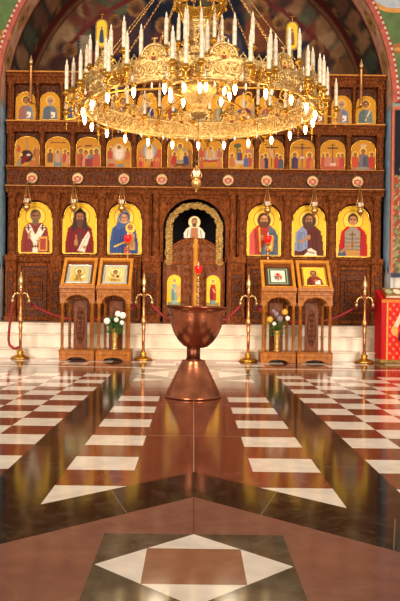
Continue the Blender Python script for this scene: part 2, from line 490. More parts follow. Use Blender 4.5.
# painted pier fronts
def pier(s, name):
    nx, nz = 90, 150
    xs = np.linspace(RA, RA+2.0, nx+1); zs = np.linspace(ZS, ZC+.25, nz+1)
    Xg, Zg = np.meshgrid(xs, zs, indexing='ij')
    U = (Xg-RA).ravel(); Vv = Zg.ravel()
    p = Paint(U, Vv, (196, 104, 78))
    def mk(m, c): p._put(m.astype(float), c)
    pan = (U > .035) & (U < 1.9) & (Vv > 1.36) & (Vv < 3.95)
    mk(pan, (96, 92, 62))
    sc = np.sin(U*38+2.2*np.sin(Vv*16))*np.sin(Vv*19+1.6*np.sin(U*22))
    mk(pan & (sc > .35), (166, 62, 46)); mk(pan & (sc < -.45), (132, 126, 84)); mk(pan & (np.abs(sc) < .08), (176, 150, 100))
    up = (U > .035) & (Vv > 2.9) & (Vv < 3.93)
    mk(up, (26, 28, 34)); mk(up & (np.hypot(U-.25, Vv-3.0) < .12), (120, 124, 120))
    mk((Vv > 3.99) & (Vv < 4.145), (140, 142, 128)); mk((np.hypot(U-.08, Vv-4.07) < .04), (66, 52, 44))
    mk((Vv > 4.145), (184, 90, 72)); mk((Vv > 4.24) & (Vv < 4.29) & (np.sin(U*90) > 0), (216, 190, 174))
    mk(Vv < 1.36, (206, 196, 180)); mk((Vv < 1.36) & (Vv > 1.28), (60, 66, 84)); mk((Vv < 1.28) & (np.sin(U*34+np.sin(Vv*5)) > .7), (168, 164, 160))
    cc = lin_arr(p.C)
    m = MB()
    vs = [(s*x, YF-.004, z) for x in xs for z in zs]
    fs = []
    for i in range(nx):
        for j in range(nz):
            q = (i*(nz+1)+j, (i+1)*(nz+1)+j, (i+1)*(nz+1)+j+1, i*(nz+1)+j+1)
            fs.append(q if s > 0 else q[::-1])
    m.add(vs, fs, 0, cc)
    m.add([(s*(RA+2), YF-.004, ZS), (s*6.5, YF-.004, ZS), (s*6.5, YF-.004, ZC+.25), (s*(RA+2), YF-.004, ZC+.25)][::s], [(0,1,2,3)], 0, lin((150, 120, 90)))
    m.build(name, M['fresco'], kind='structure')
pier(1, 'wall_right'); pier(-1, 'wall_left')

# ------------------------------------------------------------------ the painted vault and lunette of the sanctuary behind
YL = 13.3
nt, ny = 120, 16
tt = np.linspace(0, PI, nt+1); ys = np.linspace(YB, YL, ny+1)
Tg, Yg = np.meshgrid(tt, ys, indexing='ij')
p = Paint(Tg.ravel()*RA, (Yg.ravel()-YB), (70, 58, 48))
for k in range(26):
    a = (k+.5)/26*PI*RA
    p.ell(a, .45, .16, .42, [(150, 104, 74), (112, 76, 58), (84, 90, 70), (166, 122, 88)][k % 4]); p.ell(a, .82, .09, .08, (150, 108, 60)); p.ell(a, .82, .05, .05, (80, 52, 40))
p._put((p.V > .95).astype(float), (104, 36, 34)); p._put(((p.V > 1.2) & (p.V < 1.36)).astype(float), (150, 104, 74)); p._put((p.V < .07).astype(float), (40, 24, 22))
va = MB()
va.add([(RA*math.cos(t), y, ZC+RA*math.sin(t)) for t in tt for y in ys],
       [(i*(ny+1)+j, (i+1)*(ny+1)+j, (i+1)*(ny+1)+j+1, i*(ny+1)+j+1) for i in range(nt) for j in range(ny)], 0, lin_arr(p.C), smooth=True)
for s in (-1, 1):
    va.add([(s*RA, YB, ZS), (s*RA, YL, ZS), (s*RA, YL, ZC), (s*RA, YB, ZC)], [(0,1,2,3)], 0, lin((70, 60, 54)))
va.build('ceiling', M['fresco'], kind='structure')
# lunette, painted in rings: tan figures, a red line, a deep blue ground with haloed figures
nr, na = 90, 200
SL_ = YL/F
rr = np.linspace(0.02, RA, nr+1); aa = np.linspace(-.25, PI+.25, na+1)
Rg, Ag = np.meshgrid(rr, aa, indexing='ij')
U = (Rg*np.cos(Ag)).ravel()/SL_; V = (Rg*np.sin(Ag)).ravel()/SL_          # in 1/54 m units around the arch centre
p = Paint(U, V, (24, 28, 44))
rad = np.hypot(U, V+18)
p._put((rad > 163).astype(float), (104, 76, 56))
rn = np.random.default_rng(3)
for k in range(34):
    a = PI*(k+.5)/34
    for j in range(3):
        r_ = 150+rn.uniform(3, 32)
        p.ell(r_*math.cos(a), r_*math.sin(a)-18, rn.uniform(4, 9), rn.uniform(10, 22), [(146, 106, 74), (112, 58, 44), (88, 86, 64), (164, 128, 92), (70, 48, 40)][rn.integers(5)], rot=a+rn.uniform(-.8, .8)+PI/2, soft=.5)
p._put(((rad > 158) & (rad < 163)).astype(float), (104, 42, 38)); p._put(((rad > 186)).astype(float), (98, 36, 36))
def saint(x, y, r, robe):
    p.ell(x, y-r*2.6, r*1.7, r*2.4, robe, soft=.3); p.ell(x, y, r, r, (150, 104, 56)); p.ell(x, y, r*.78, r*.78, (120, 80, 46)); p.ell(x, y-r*.1, r*.42, r*.5, (84, 52, 38))
# image centre of the lunette is (193.5, 128); image y grows downwards
def at(px, py): return px-193.5, 128-py
for (px, py, r, robe) in ((67, 52, 7, (96, 52, 44)), (133, 9, 9, (64, 44, 52)), (112, 22, 7, (110, 60, 44)), (256, 8, 9, (120, 64, 40)), (276, 22, 7, (96, 54, 40)), (313, 47, 8, (52, 34, 36)), (330, 60, 6, (110, 84, 60)), (160, 26, 8, (90, 46, 40)), (226, 26, 8, (70, 60, 70))):
    saint(*at(px, py), r, robe)
x, y = at(81, 45); p.rect(x-4, x+5, y-16, y+8, (150, 132, 108)); p.rect(x-2, x+14, y-20, y-8, (138, 112, 84))
x, y = at(300, 56); p.rect(x-5, x+10, y-16, y+2, (128, 104, 80))
for (px, py, c) in ((58, 66, (70, 40, 34)), (92, 62, (110, 52, 40)), (318, 62, (60, 40, 40)), (345, 66, (120, 80, 48)), (104, 70, (58, 36, 30))):
    x, y = at(px, py); p.ell(x, y, 12, 10, c, soft=.5)
lu = MB()
lu.add([(Rg.ravel()[k]*math.cos(Ag.ravel()[k]), YL, ZC+Rg.ravel()[k]*math.sin(Ag.ravel()[k])) for k in range(U.size)],
       [(i*(na+1)+j, (i+1)*(na+1)+j, (i+1)*(na+1)+j+1, i*(na+1)+j+1) for i in range(nr) for j in range(na)], 0, lin_arr(p.C))
lu.add([(-RA, YL+.01, ZS), (RA, YL+.01, ZS), (RA, YL+.01, ZC+.3), (-RA, YL+.01, ZC+.3)], [(0,1,2,3)], 0, lin((40, 34, 36)))
lu.build('wall_apse', M['fresco'], kind='structure')
# ------------------------------------------------------------------ the carved icon screen
YI = 11.73; S = YI/F
def PX(d): return d*S                       # offset from the axis, in 1/61 m units
def PZ(y): return H+(299-y)*S               # height of a level on the screen
ICO = tag(bpy.data.objects.new('icon_screen', None), 'tall carved walnut icon screen filling the arch above the marble steps', 'icon screen')
COL.objects.link(ICO); ICO.location = (0, YI, ZS)
def imb(): return MB(off=(0, YI, ZS))
W_, WL, WD, WP = M['wood'], M['wood_light'], M['wood_dark'], M['wood_plain']
EX = PX(188)
def cornice(name, ytop, ybot, proj, mt=W_, lines=True):
    """moulded rail along the whole screen"""
    m = imb(); z1, z0 = PZ(ytop), PZ(ybot); h = z1-z0
    yb = YI+.12; y0 = YI-.02-proj
    m.xprism([(yb, z0), (y0+proj*.75, z0), (y0+proj*.62, z0+h*.14), (y0+proj*.62, z0+h*.5), (y0+proj*.35, z0+h*.62), (y0+proj*.3, z0+h*.74), (y0, z0+h*.84), (y0, z1), (yb, z1)][::-1], -EX, EX, 0)
    m.xprism([(y0-.004, z0+h*.86), (y0-.004, z1-h*.03), (y0+.01, z1-h*.03), (y0+.01, z0+h*.86)], -EX, EX, 1)
    n = int(2*EX/.055)
    for i in range(n):                       # dentils
        x = -EX+.0275+i*2*EX/n
        m.box(x-.014, x+.014, y0+proj*.62-.016, y0+proj*.64, z0+h*.2, z0+h*.44, 0)
    return m.build(name, [mt, WL], ICO)
cornice('cornice', 75, 86, .12)
cornice('cornice', 123.5, 134, .10)
cornice('cornice', 169, 173, .07)
cornice('cornice', 188, 195, .10)
# back boards
m = imb(); m.box(-EX, EX, YI+.09, YI+.12, PZ(124), PZ(84)); m.build('back_board', WD, ICO)
m = imb(); m.box(-EX, EX, YI+.09, YI+.12, PZ(171), PZ(133)); m.build('back_board', WD, ICO)
for s in (-1, 1):
    a, b = sorted((s*PX(34), s*EX))
    m = imb(); m.box(a, b, YI+.09, YI+.12, PZ(325), PZ(193)); m.build('back_board', WD, ICO)
# frieze with vine scrolls
m = imb(); m.box(-EX, EX, YI-.03, YI+.12, PZ(188.5), PZ(172.5), 1)
zc = PZ(180.5); n = 34
for i in range(n):
    xc = -EX+(i+.5)*2*EX/n; u = 1 if i % 2 else -1
    m.tube([(x, YI-.034, z) for x, z in spiral(xc, zc, .085, .018, PI/2*u, 1.6*u, 20)], .012, 5)
    m.sphere((xc, YI-.036, zc), .022, 8, 4)
    m.tube([(xc-.09, YI-.034, zc+u*.1), (xc, YI-.038, zc+u*.085), (xc+.09, YI-.034, zc+u*.1)], .009, 5)
m.build('frieze', [W_, WD], ICO)
# round painted medallions in the frieze
def disc_paint(r, fn, base, n=16, na=40):
    rr = np.linspace(0.001, 1, n+1); aa = np.linspace(0, 2*PI, na, endpoint=False)
    Rg, Ag = np.meshgrid(rr, aa, indexing='ij')
    p = Paint((Rg*np.cos(Ag)).ravel(), (Rg*np.sin(Ag)).ravel(), base); fn(p)
    vs = [(r*u, 0, r*v) for u, v in zip(p.U, p.V)]
    fs = [(i*na+j, (i+1)*na+j, (i+1)*na+(j+1) % na, i*na+(j+1) % na) for i in range(n) for j in range(na)]
    return vs, fs, lin_arr(p.C)
def med_fn(k):
    def f(p):
        p.ell(0, 0, .86, .86, [(222, 160, 120), (226, 190, 150), (214, 150, 116)][k % 3]); p.ell(0, .12, .5, .5, (214, 172, 90)); p.ell(-.5, -.1, .34, .5, (190, 90, 70)); p.ell(.5, -.1, .34, .5, (190, 90, 70))
        p.ell(0, -.6, .45, .3, (176, 120, 110)); p.ell(0, .12, .24, .3, (222, 178, 140)); p.ell(0, .3, .25, .16, (96, 58, 40)); p.ell(0, .02, .06, .03, (150, 80, 70))
    return f
MEDX = (-162, -116.6, -70.6, -33, 33, 71, 117, 161.7)
for k, d in enumerate(MEDX):
    m = imb(); vs, fs, cc = disc_paint(.078, med_fn(k), (236, 206, 170))
    m.add([(PX(d)+x, YI-.075, PZ(180.5)+z) for x, y, z in vs], fs, 0, cc)
    mo = m.build('medallion', M['paint'], ICO)
    m = imb()
    m.tube([(PX(d)+.084*math.cos(a), YI-.07, PZ(180.5)+.084*math.sin(a)) for a in np.linspace(0, 2*PI, 24, endpoint=False)], .011, 6, closed=True)
    m.box(PX(d)-.06, PX(d)+.06, YI-.07, YI-.02, PZ(180.5)-.06, PZ(180.5)+.06)
    m.build('medallion_rim', M['gilt_wood'], mo)
# small dividing piers of the two upper rows
AX = [-170.2+24.3*k for k in range(7)]; AX = AX+[0]+[-x for x in AX[::-1]]
BX = [-168.3+30.6*k for k in range(12)]
def divider(d, w, y0, y1):
    m = imb(); x = PX(d); hw = PX(w)/2; z0, z1 = PZ(y1), PZ(y0)
    m.box(x-hw, x+hw, YI-.03, YI+.1, z0, z1, bev=.008)
    prof = []
    nb = 9
    for i in range(nb*4+1):
        t = i/(nb*4); prof.append((hw*.62*(1+.25*math.sin(2*PI*nb*t)), z0+.03+t*(z1-z0-.06)))
    m.lathe(prof, x, YI-.036, 8)
    m.box(x-hw*1.15, x+hw*1.15, YI-.062, YI, z0, z0+.03, bev=.006); m.box(x-hw*1.15, x+hw*1.15, YI-.062, YI, z1-.035, z1, bev=.006)
    m.build('colonnette', W_, ICO)
for i in range(len(AX)-1): divider((AX[i]+AX[i+1])/2, 2.7, 86, 123.5)
for d in (-185, 185): divider(d, 6, 86, 123.5)
for i in range(11): divider((BX[i]+BX[i+1])/2, 4.2, 134, 169)
for d in (-184.5, 184.5): divider(d, 6.5, 134, 169)
# arched fret boards above the icons of the upper rows
def spandrel(name, d, hw, yspr, ytop, rise, Y0, Y1, mt, full=None):
    m = imb(); x = PX(d); h = PX(hw); n = 20
    full = PX(full or hw)
    lo = [(x-full, PZ(yspr))]+[(x-h*math.cos(PI*i/n), PZ(yspr)+rise*math.sin(PI*i/n)) for i in range(n+1)]+[(x+full, PZ(yspr))]
    hi = [(px, PZ(ytop)) for px, _ in lo]
    m.strip(lo, hi, Y0, Y1)
    m.tube([(a, Y0-.004, b) for a, b in lo[1:-1]], .010, 5)
    for s in (-1, 1):
        m.tube([(px, Y0-.003, pz) for px, pz in spiral(x+s*full*.72, PZ(ytop)-.07, .05, .012, 0, 1.5*s, 16)], .009, 5)
    return m.build(name, mt, ICO)
for d in AX: spandrel('fret', d, 10.6, 102.5, 86, PX(10.2), YI+.066, YI+.09, WD, 11.6)
for d in BX: spandrel('fret', d, 12.6, 148, 134, PX(9.6), YI+.066, YI+.09, WD, 13.6)

# ---- main row: twisted columns, plinths, frames
CX = (69.8, 114.9, 159.4)
def column(d, y0, y1, w, turns=7):
    m = imb(); x = PX(d); z0, z1 = PZ(y1), PZ(y0); r = PX(w)/2; n = 90
    for k in range(3):
        pts = []
        for i in range(n+1):
            t = i/n; a = 2*PI*(turns*t+k/3)
            pts.append((x+r*.52*math.cos(a), YI-.05+r*.52*math.sin(a), z0+.07+t*(z1-z0-.16)))
        m.tube(pts, r*.52, 6)
    m.lathe([(r*1.25, 0), (r*1.25, .03), (r*1.0, .04), (r*1.15, .055), (r*.9, .08)], x, YI-.05, 12, 0, z0)
    m.lathe([(r*.8, 0), (r*1.05, .015), (r*.9, .03), (r*1.35, .075), (r*1.4, .1)], x, YI-.05, 12, 0, z1-.1)
    for k in range(8):
        a = 2*PI*k/8
        m.sphere((x+r*1.15*math.cos(a), YI-.05+r*1.15*math.sin(a), z1-.06), r*.34, 6, 4)
    m.box(x-r*1.32, x+r*1.32, YI-.02, YI+.1, z0, z1, 0)
    m.build('column', W_, ICO)
COLX = (47.5, 92.3, 137.1, 181.5)
for d in COLX:
    for s in (-1, 1): column(s*d, 195, 258, 7.0)
for s in (-1, 1): column(s*38, 195, 258, 5.5, 9)
def rose(m, x, y, z, r, petals=6, t=.010):
    for k in range(petals):
        a = 2*PI*k/petals
        m.tube([(x+q, y, z+u) for q, u in spiral(r*.5*math.cos(a), r*.5*math.sin(a), r*.42, r*.1, a, 1.2, 12)], t, 5)
    m.sphere((x, y, z), r*.22, 8, 4, sc=(1, .5, 1))
# plinths beneath the columns
for d, w in ((42.5, 17), (92.3, 11), (137.1, 11), (182, 10.5)):
    for s in (-1, 1):
        m = imb(); x = PX(s*d); h = PX(w)/2
        m.box(x-h, x+h, YI-.09, YI+.1, PZ(320), PZ(262), 0, bev=.012)
        m.box(x-h-.015, x+h+.015, YI-.11, YI+.1, PZ(325), PZ(318), bev=.012)
        m.box(x-h-.012, x+h+.012, YI-.11, YI+.1, PZ(263), PZ(257), bev=.012)
        m.box(x-h*.62, x+h*.62, YI-.1, YI-.08, PZ(315), PZ(274), 1, bev=.01)
        rose(m, x, YI-.095, PZ(268), h*.5)
        for k in range(3): rose(m, x, YI-.103, PZ(281+13*k), h*.5)
        m.build('plinth', [W_, WD], ICO)
# rails under the big icons and carved lower panels
for d in CX:
    for s in (-1, 1):
        x = PX(s*d); h = PX(17.2)
        m = imb(); z = PZ(256.5)
        m.xprism([(YI+.1, z-.13), (YI-.01, z-.13), (YI-.04, z-.1), (YI-.04, z-.05), (YI-.07, z-.025), (YI-.07, z), (YI+.1, z)][::-1], x-h, x+h)
        for k in range(9): m.sphere((x-h*.88+k*h*.22, YI-.05, z-.075), .018, 6, 4)
        m.build('rail', W_, ICO)
        m = imb()
        m.box(x-h, x+h, YI+.03, YI+.1, PZ(325), PZ(264.5), 1)
        def frame(a, z0, z1, t, yy):
            m.box(x-a, x-a+t, yy, YI+.05, z0, z1, bev=.006); m.box(x+a-t, x+a, yy, YI+.05, z0, z1, bev=.006)
            m.box(x-a+t, x+a-t, yy, YI+.05, z1-t, z1, bev=.006); m.box(x-a+t, x+a-t, yy, YI+.05, z0, z0+t, bev=.006)
        frame(h*.98, PZ(322), PZ(265), .055, YI-.01); frame(h*.72, PZ(312), PZ(271), .03, YI+.005); frame(h*.46, PZ(301), PZ(277), .022, YI-.002)
        zz = PZ(289)
        for a in (-1, 0, 1):
            for b in (-1, 0, 1):
                rose(m, x+a*h*.26, YI+.022, zz+b*.12, .055, 4, .008)
        m.build('carved_panel', [W_, WD], ICO)
        sp = spandrel('arch_board', s*d, 17.8, 218, 194, PX(16.4), YI-.01, YI+.05, W_, 19)
# ---- the middle: arched doorway, gilded carved arch, two door leaves
m = imb(); n = 40; R = PX(31)
lo = [(-PX(34.5), PZ(229))]+[(-R*math.cos(PI*i/n), PZ(229)+R*math.sin(PI*i/n)) for i in range(n+1)]+[(PX(34.5), PZ(229))]
m.strip(lo, [(x, PZ(194)) for x, _ in lo], YI-.02, YI+.1)
m.tube([(-PX(32), YI-.02, PZ(262))]+[(-PX(32.2)*math.cos(PI*i/n), YI-.03, PZ(229)+PX(31)*math.sin(PI*i/n)) for i in range(n+1)]+[(PX(32), YI-.02, PZ(262))], .02, 6)
for s in (-1, 1):
    rose(m, s*PX(26), YI-.03, PZ(201), .08); m.box(min(s*PX(33), s*PX(35)), max(s*PX(33), s*PX(35)), YI-.02, YI+.1, PZ(325), PZ(229))
m.box(-PX(33), PX(33), YI-.05, YI+.0, PZ(198.5), PZ(195.5), bev=.01)
m.build('door_arch', W_, ICO)
m = imb()
for i in range(57):
    t = i/56
    if t < .22: x, z = -PX(25.5), PZ(262)+(t/.22)*PX(33)
    elif t > .78: x, z = PX(25.5), PZ(229)-((t-.78)/.22)*PX(33)
    else:
        a = PI*(1-(t-.22)/.56); x, z = PX(25.5)*math.cos(a), PZ(229)+PX(23.5)*math.sin(a)
    u = 1 if i % 2 else -1
    m.tube([(p, YI+.03+.006*u, q) for p, q in spiral(x, z, .058, .012, i*.9, 1.5*u, 14)], .014, 5)
    m.sphere((x*.955 if z > PZ(229) else x-math.copysign(.045, x), YI+.03, (z-PZ(229))*.955+PZ(229) if z > PZ(229) else z), .026, 6, 4)
    m.sphere((x*1.05, YI+.04, (z-PZ(229))*1.05+PZ(229)), .03, 6, 4)
m.build('scrolled_arch', M['gilt_wood'], ICO)
for s in (-1, 1):
    m = imb()
    n = 20
    poly = [(0, PZ(323.5)), (s*PX(31), PZ(323.5)), (s*PX(31), PZ(262))]+[(s*PX(29.6)*math.cos(PI/2*i/n), PZ(262)+PX(24.5)*math.sin(PI/2*i/n)) for i in range(n+1)]
    if s < 0: poly = poly[::-1]
    m.plate(poly, YI+.04, YI+.09, 1)
    m.tube([(s*PX(28.6)*math.cos(PI/2*i/n), YI+.036, PZ(262)+PX(23.6)*math.sin(PI/2*i/n)) for i in range(n+1)], .018, 6)
    xa, xb = sorted((s*PX(1), s*PX(30.5)))
    m.box(xa, xb, YI+.015, YI+.05, PZ(264.5), PZ(261), bev=.01); m.box(xa, xb, YI+.015, YI+.05, PZ(323), PZ(318), bev=.01)
    for px in (3, 11, 28.2):
        xa, xb = sorted((s*PX(px), s*PX(px+2))); m.box(xa, xb, YI+.02, YI+.05, PZ(318), PZ(264), bev=.008)
    for cx, cy in ((6, 257), (14, 257), (22, 257), (6, 249), (14, 249), (21, 250), (6, 242), (12, 243)):
        rose(m, s*PX(cx), YI+.034, PZ(cy), .055, 5, .009)
    for cy in (268.5, 312): rose(m, s*PX(20), YI+.034, PZ(cy), .06, 6, .008)
    for cy in range(270, 316, 8): rose(m, s*PX(8), YI+.034, PZ(cy), .045, 4, .008)
    dl = m.build('door_leaf', [W_, M['wood_inner']], ICO)
    # small arched figure panel of the leaf
    xs = np.linspace(-1, 1, 25); vs_ = np.linspace(0, 1, 41); hw_ = PX(7.4); hh = PX(31)
    Ug, Tg = np.meshgrid(xs, vs_, indexing='ij')
    top = (hh/hw_-1)+np.sqrt(np.clip(1-Ug**2, 0, 1))
    Vg = Tg*top
    p = Paint(Ug.ravel(), Vg.ravel(), (232, 184, 44)); Ht = hh/hw_
    robe, r2 = ((132, 160, 140), (96, 132, 132)) if s < 0 else ((166, 40, 32), (120, 26, 28))
    p.ell(0, Ht*.80, .36, .36, (240, 206, 90)); p.rect(-.9, .9, 0, .5, (150, 120, 60) if s > 0 else (120, 130, 96))
    p.poly([(-.38, .25), (.4, .25), (.46, Ht*.5), (.3, Ht*.7), (-.28, Ht*.7), (-.46, Ht*.5)], robe)
    p.poly([(-.38, .25), (.1, .25), (-.05, Ht*.6), (-.3, Ht*.6)], r2)
    if s < 0: p.poly([(.2, Ht*.62), (.85, Ht*.7), (.75, Ht*.3), (.4, Ht*.2)], (190, 150, 90)); p.line((-.1, Ht*.55), (-.6, Ht*.68), .08, (214, 170, 130))
    p.rect(-.3, .36, .25, .75, (108, 140, 130) if s > 0 else (150, 170, 150))
    p.line((0, Ht*.55), (.3 if s > 0 else .2, Ht*.45), .08, (214, 170, 130))
    p.ell(0, Ht*.80, .22, .26, (104, 60, 36)); p.ell(0, Ht*.785, .15, .2, (206, 154, 112))
    m = imb()
    cx_ = s*PX(19.3)
    m.add([(cx_+u*hw_, YI+.03, PZ(306)+v*hw_) for u, v in zip(Ug.ravel(), Vg.ravel())],
          [(i*41+j, (i+1)*41+j, (i+1)*41+j+1, i*41+j+1) for i in range(24) for j in range(40)], 0, lin_arr(p.C))
    m.build('door_icon', M['paint'], dl)
m = imb()
m.lathe([(.05, 0), (.06, .03), (.045, .06), (.045, 1.02), (.06, 1.05), (.05, 1.09), (.035, 1.12), (.05, 1.16), (.001, 1.2)], PX(1.6), YI+.02, 12, 0, PZ(311))
m.build('door_mullion', WL, ICO)

# ------------------------------------------------------------------ icons
GOLD = (232, 184, 40)
SKIN = (172, 114, 72)
def arch_panel(hw, h, rise, shoulder, nx, nz, fn, base, th=.024):
    """a closed painted board with an arched top; the painting covers its front (facing -y); origin at bottom centre"""
    xs = np.linspace(-1, 1, nx+1); ts = np.linspace(0, 1, nz+1)
    xe = np.sign(xs)*np.abs(xs)
    e = np.clip(np.abs(xe)/shoulder, 0, 1)
    top = h-rise+rise*np.where(np.abs(xe) < shoulder, np.sqrt(1-e*e)*.86+.14, .0)
    Ug, Tg = np.meshgrid(xe, ts, indexing='ij')
    Vg = Tg*top[:, None]/hw
    p = Paint(Ug.ravel(), Vg.ravel(), base); p.hw = hw; p.H = h/hw
    fn(p)
    n = nz+1
    vs = [(u*hw, 0, v*hw) for u, v in zip(p.U, p.V)]
    fs = [(i*n+j, (i+1)*n+j, (i+1)*n+j+1, i*n+j+1) for i in range(nx) for j in range(nz)]
    cc = [tuple(c) for c in lin_arr(p.C)]
    ring = [i*n for i in range(nx+1)]+[nx*n+j for j in range(1, n)]+[i*n+nz for i in range(nx-1, -1, -1)]+[j for j in range(nz-1, 0, -1)]
    b = len(vs); wd = lin((90, 52, 28))
    vs += [vs[k] for k in ring]+[(vs[k][0], th, vs[k][2]) for k in ring]; q = len(ring)
    cc += [wd]*(2*q)
    fs += [((k+1) % q+b, k+b, q+k+b, q+(k+1) % q+b) for k in range(q)]
    fs.append(tuple(b+q+k for k in range(q)))
    return vs, fs, cc, [vs[k] for k in ring]
def add_icon(x, y, z, hw, h, rise, shoulder, nx, nz, fn, label, group, base=GOLD, name='icon', tilt=0, frame=None, fr_r=.008):
    t = thing(name, (x, y, z), label, 'icon', group, rot=(tilt, 0, 0))
    vs, fs, cc, ring = arch_panel(hw, h, rise, shoulder, nx, nz, fn, base)
    m = MB(); m.add(vs, fs, 0, cc); m.build('painting', M['paint'], t)
    m = MB(); m.tube([(p[0], -.003, p[2]) for p in ring], fr_r, 5, closed=True); m.build('frame', frame or M['gold'], t)
    return t
def face(p, x, y, r, hair=(86, 50, 30), beard=None, blen=1.0, skin=SKIN, hood=None, young=False):
    if hood: p.ell(x, y+r*.05, r*1.25, r*1.5, hood)
    else: p.ell(x, y+r*.22, r*1.02, r*1.14, hair)
    p.ell(x, y-r*.05, r*.74, r*1.0, skin)
    p.ell(x, y+r*.45, r*.62, r*.42, tuple(min(255, c*1.12) for c in skin))
    if beard:
        p.ell(x, y-r*(.62+.35*blen), r*.62, r*(.5+.45*blen), beard); p.ell(x, y-r*.34, r*.3, r*.13, (150, 70, 56))
        p.ell(x, y-r*.12, r*.22, r*.26, skin)
    for s in (-1, 1):
        p.line((x+s*r*.18, y+r*.2), (x+s*r*.5, y+r*.22), r*.09, (70, 40, 26)); p.ell(x+s*r*.33, y+r*.07, r*.12, r*.07, (40, 24, 18))
    p.line((x, y+r*.15), (x+r*.05, y-r*.22), r*.06, (150, 96, 62))
    if not beard: p.line((x-r*.2, y-r*.48), (x+r*.2, y-r*.48), r*.07, (160, 70, 56))
def halo(p, x, y, r, c=(244, 200, 74)):
    p.ell(x, y, r, r, c, soft=.05); p.ring(x, y, r, r*.05, (176, 70, 30))
def folds(p, cx, y0, y1, w, col, n=5, seed=0):
    q = np.random.default_rng(seed)
    for k in range(n):
        a = cx+w*(2*(k+.5)/n-1); p.line((a*.7+cx*.3, y1), (a+q.uniform(-.1, .1), y0), .022, col)
def shoulders(p, H_, robe, w=.86, sh=.50, neck=.6, fold=None, cx=0):
    p.poly([(cx-w, 0), (cx+w, 0), (cx+w*.98, H_*.22), (cx+w*.82, H_*sh), (cx+w*.42, H_*neck), (cx-w*.42, H_*neck), (cx-w*.82, H_*sh), (cx-w*.98, H_*.22)], robe)
    if fold: folds(p, cx, .05, H_*sh, w*.9, fold, 7)
def edge(p, c=(250, 220, 120)):
    p._put(((np.abs(p.U) > .955) | (p.V < .045)).astype(float), c)
def bishop(p):
    Hh = p.H; halo(p, 0, Hh*.72, .58); shoulders(p, Hh, (132, 46, 36), fold=(88, 26, 24))
    p.poly([(-.62, Hh*.5), (-.34, Hh*.58), (0, Hh*.36), (.34, Hh*.58), (.62, Hh*.5), (.12, Hh*.2), (.14, 0), (-.14, 0), (-.12, Hh*.2)], (232, 214, 190))
    for cx, cy in ((-.42, Hh*.5), (.42, Hh*.5), (0, Hh*.14)):
        p.rect(cx-.04, cx+.04, cy-.17, cy+.17, (70, 24, 30)); p.rect(cx-.15, cx+.15, cy-.04, cy+.04, (70, 24, 30))
    p.rect(.2, .72, .12, Hh*.33, (206, 150, 60)); p.rect(.28, .64, .2, Hh*.29, (160, 60, 44)); p.ell(.2, Hh*.24, .13, .1, SKIN); p.ell(-.36, Hh*.33, .1, .16, SKIN); p.line((-.36, Hh*.36), (-.3, Hh*.43), .05, SKIN)
    face(p, 0, Hh*.72, .31, hair=(98, 72, 52), beard=(112, 88, 66), blen=.7, skin=(150, 98, 66)); edge(p)
def abbot(p):
    Hh = p.H; halo(p, 0, Hh*.73, .58); shoulders(p, Hh, (122, 12, 18), fold=(74, 6, 12))
    p.poly([(-.5, Hh*.42), (-.36, Hh*.8), (0, Hh*.92), (.36, Hh*.8), (.5, Hh*.42), (.2, Hh*.5), (-.2, Hh*.5)], (52, 34, 32))
    p.rect(-.13, .13, 0, Hh*.46, (86, 40, 34))
    p.poly([(-.12, .18), (.3, .1), (.62, Hh*.36), (.5, Hh*.45), (.18, Hh*.28)], (226, 206, 180)); p.line((.0, .2), (.52, Hh*.38), .02, (150, 120, 96))
    p.ell(-.22, Hh*.22, .12, .2, SKIN); p.line((-.2, Hh*.25), (-.22, Hh*.36), .05, SKIN); p.ell(.3, Hh*.13, .12, .1, SKIN)
    face(p, 0, Hh*.72, .29, beard=(96, 52, 34), blen=1.5, skin=(176, 110, 72), hood=(50, 32, 30)); edge(p)
def mother(p):
    Hh = p.H; halo(p, -.05, Hh*.73, .58); shoulders(p, Hh, (52, 74, 128), fold=(28, 44, 88), cx=-.05)
    p.poly([(-.52, Hh*.45), (-.42, Hh*.78), (-.05, Hh*.94), (.32, Hh*.78), (.36, Hh*.5), (-.05, Hh*.55)], (62, 84, 134))
    halo(p, .34, Hh*.52, .3); p.poly([(.08, .3), (.62, .25), (.6, Hh*.38), (.42, Hh*.45), (.2, Hh*.44)], (200, 150, 84)); folds(p, .36, .35, Hh*.4, .2, (150, 96, 50), 4)
    face(p, -.03, Hh*.71, .27, skin=(190, 128, 84), hood=(62, 84, 134)); face(p, .32, Hh*.52, .16, hair=(110, 62, 36), skin=SKIN)
    p.ell(.1, Hh*.24, .18, .09, SKIN, rot=.5); p.line((-.6, .45), (-.05, .7), .05, (220, 176, 70)); p.ring(-.03, Hh*.73, .35, .03, (220, 176, 70)); p.rect(.0, .3, .05, .4, (200, 60, 40)); edge(p)
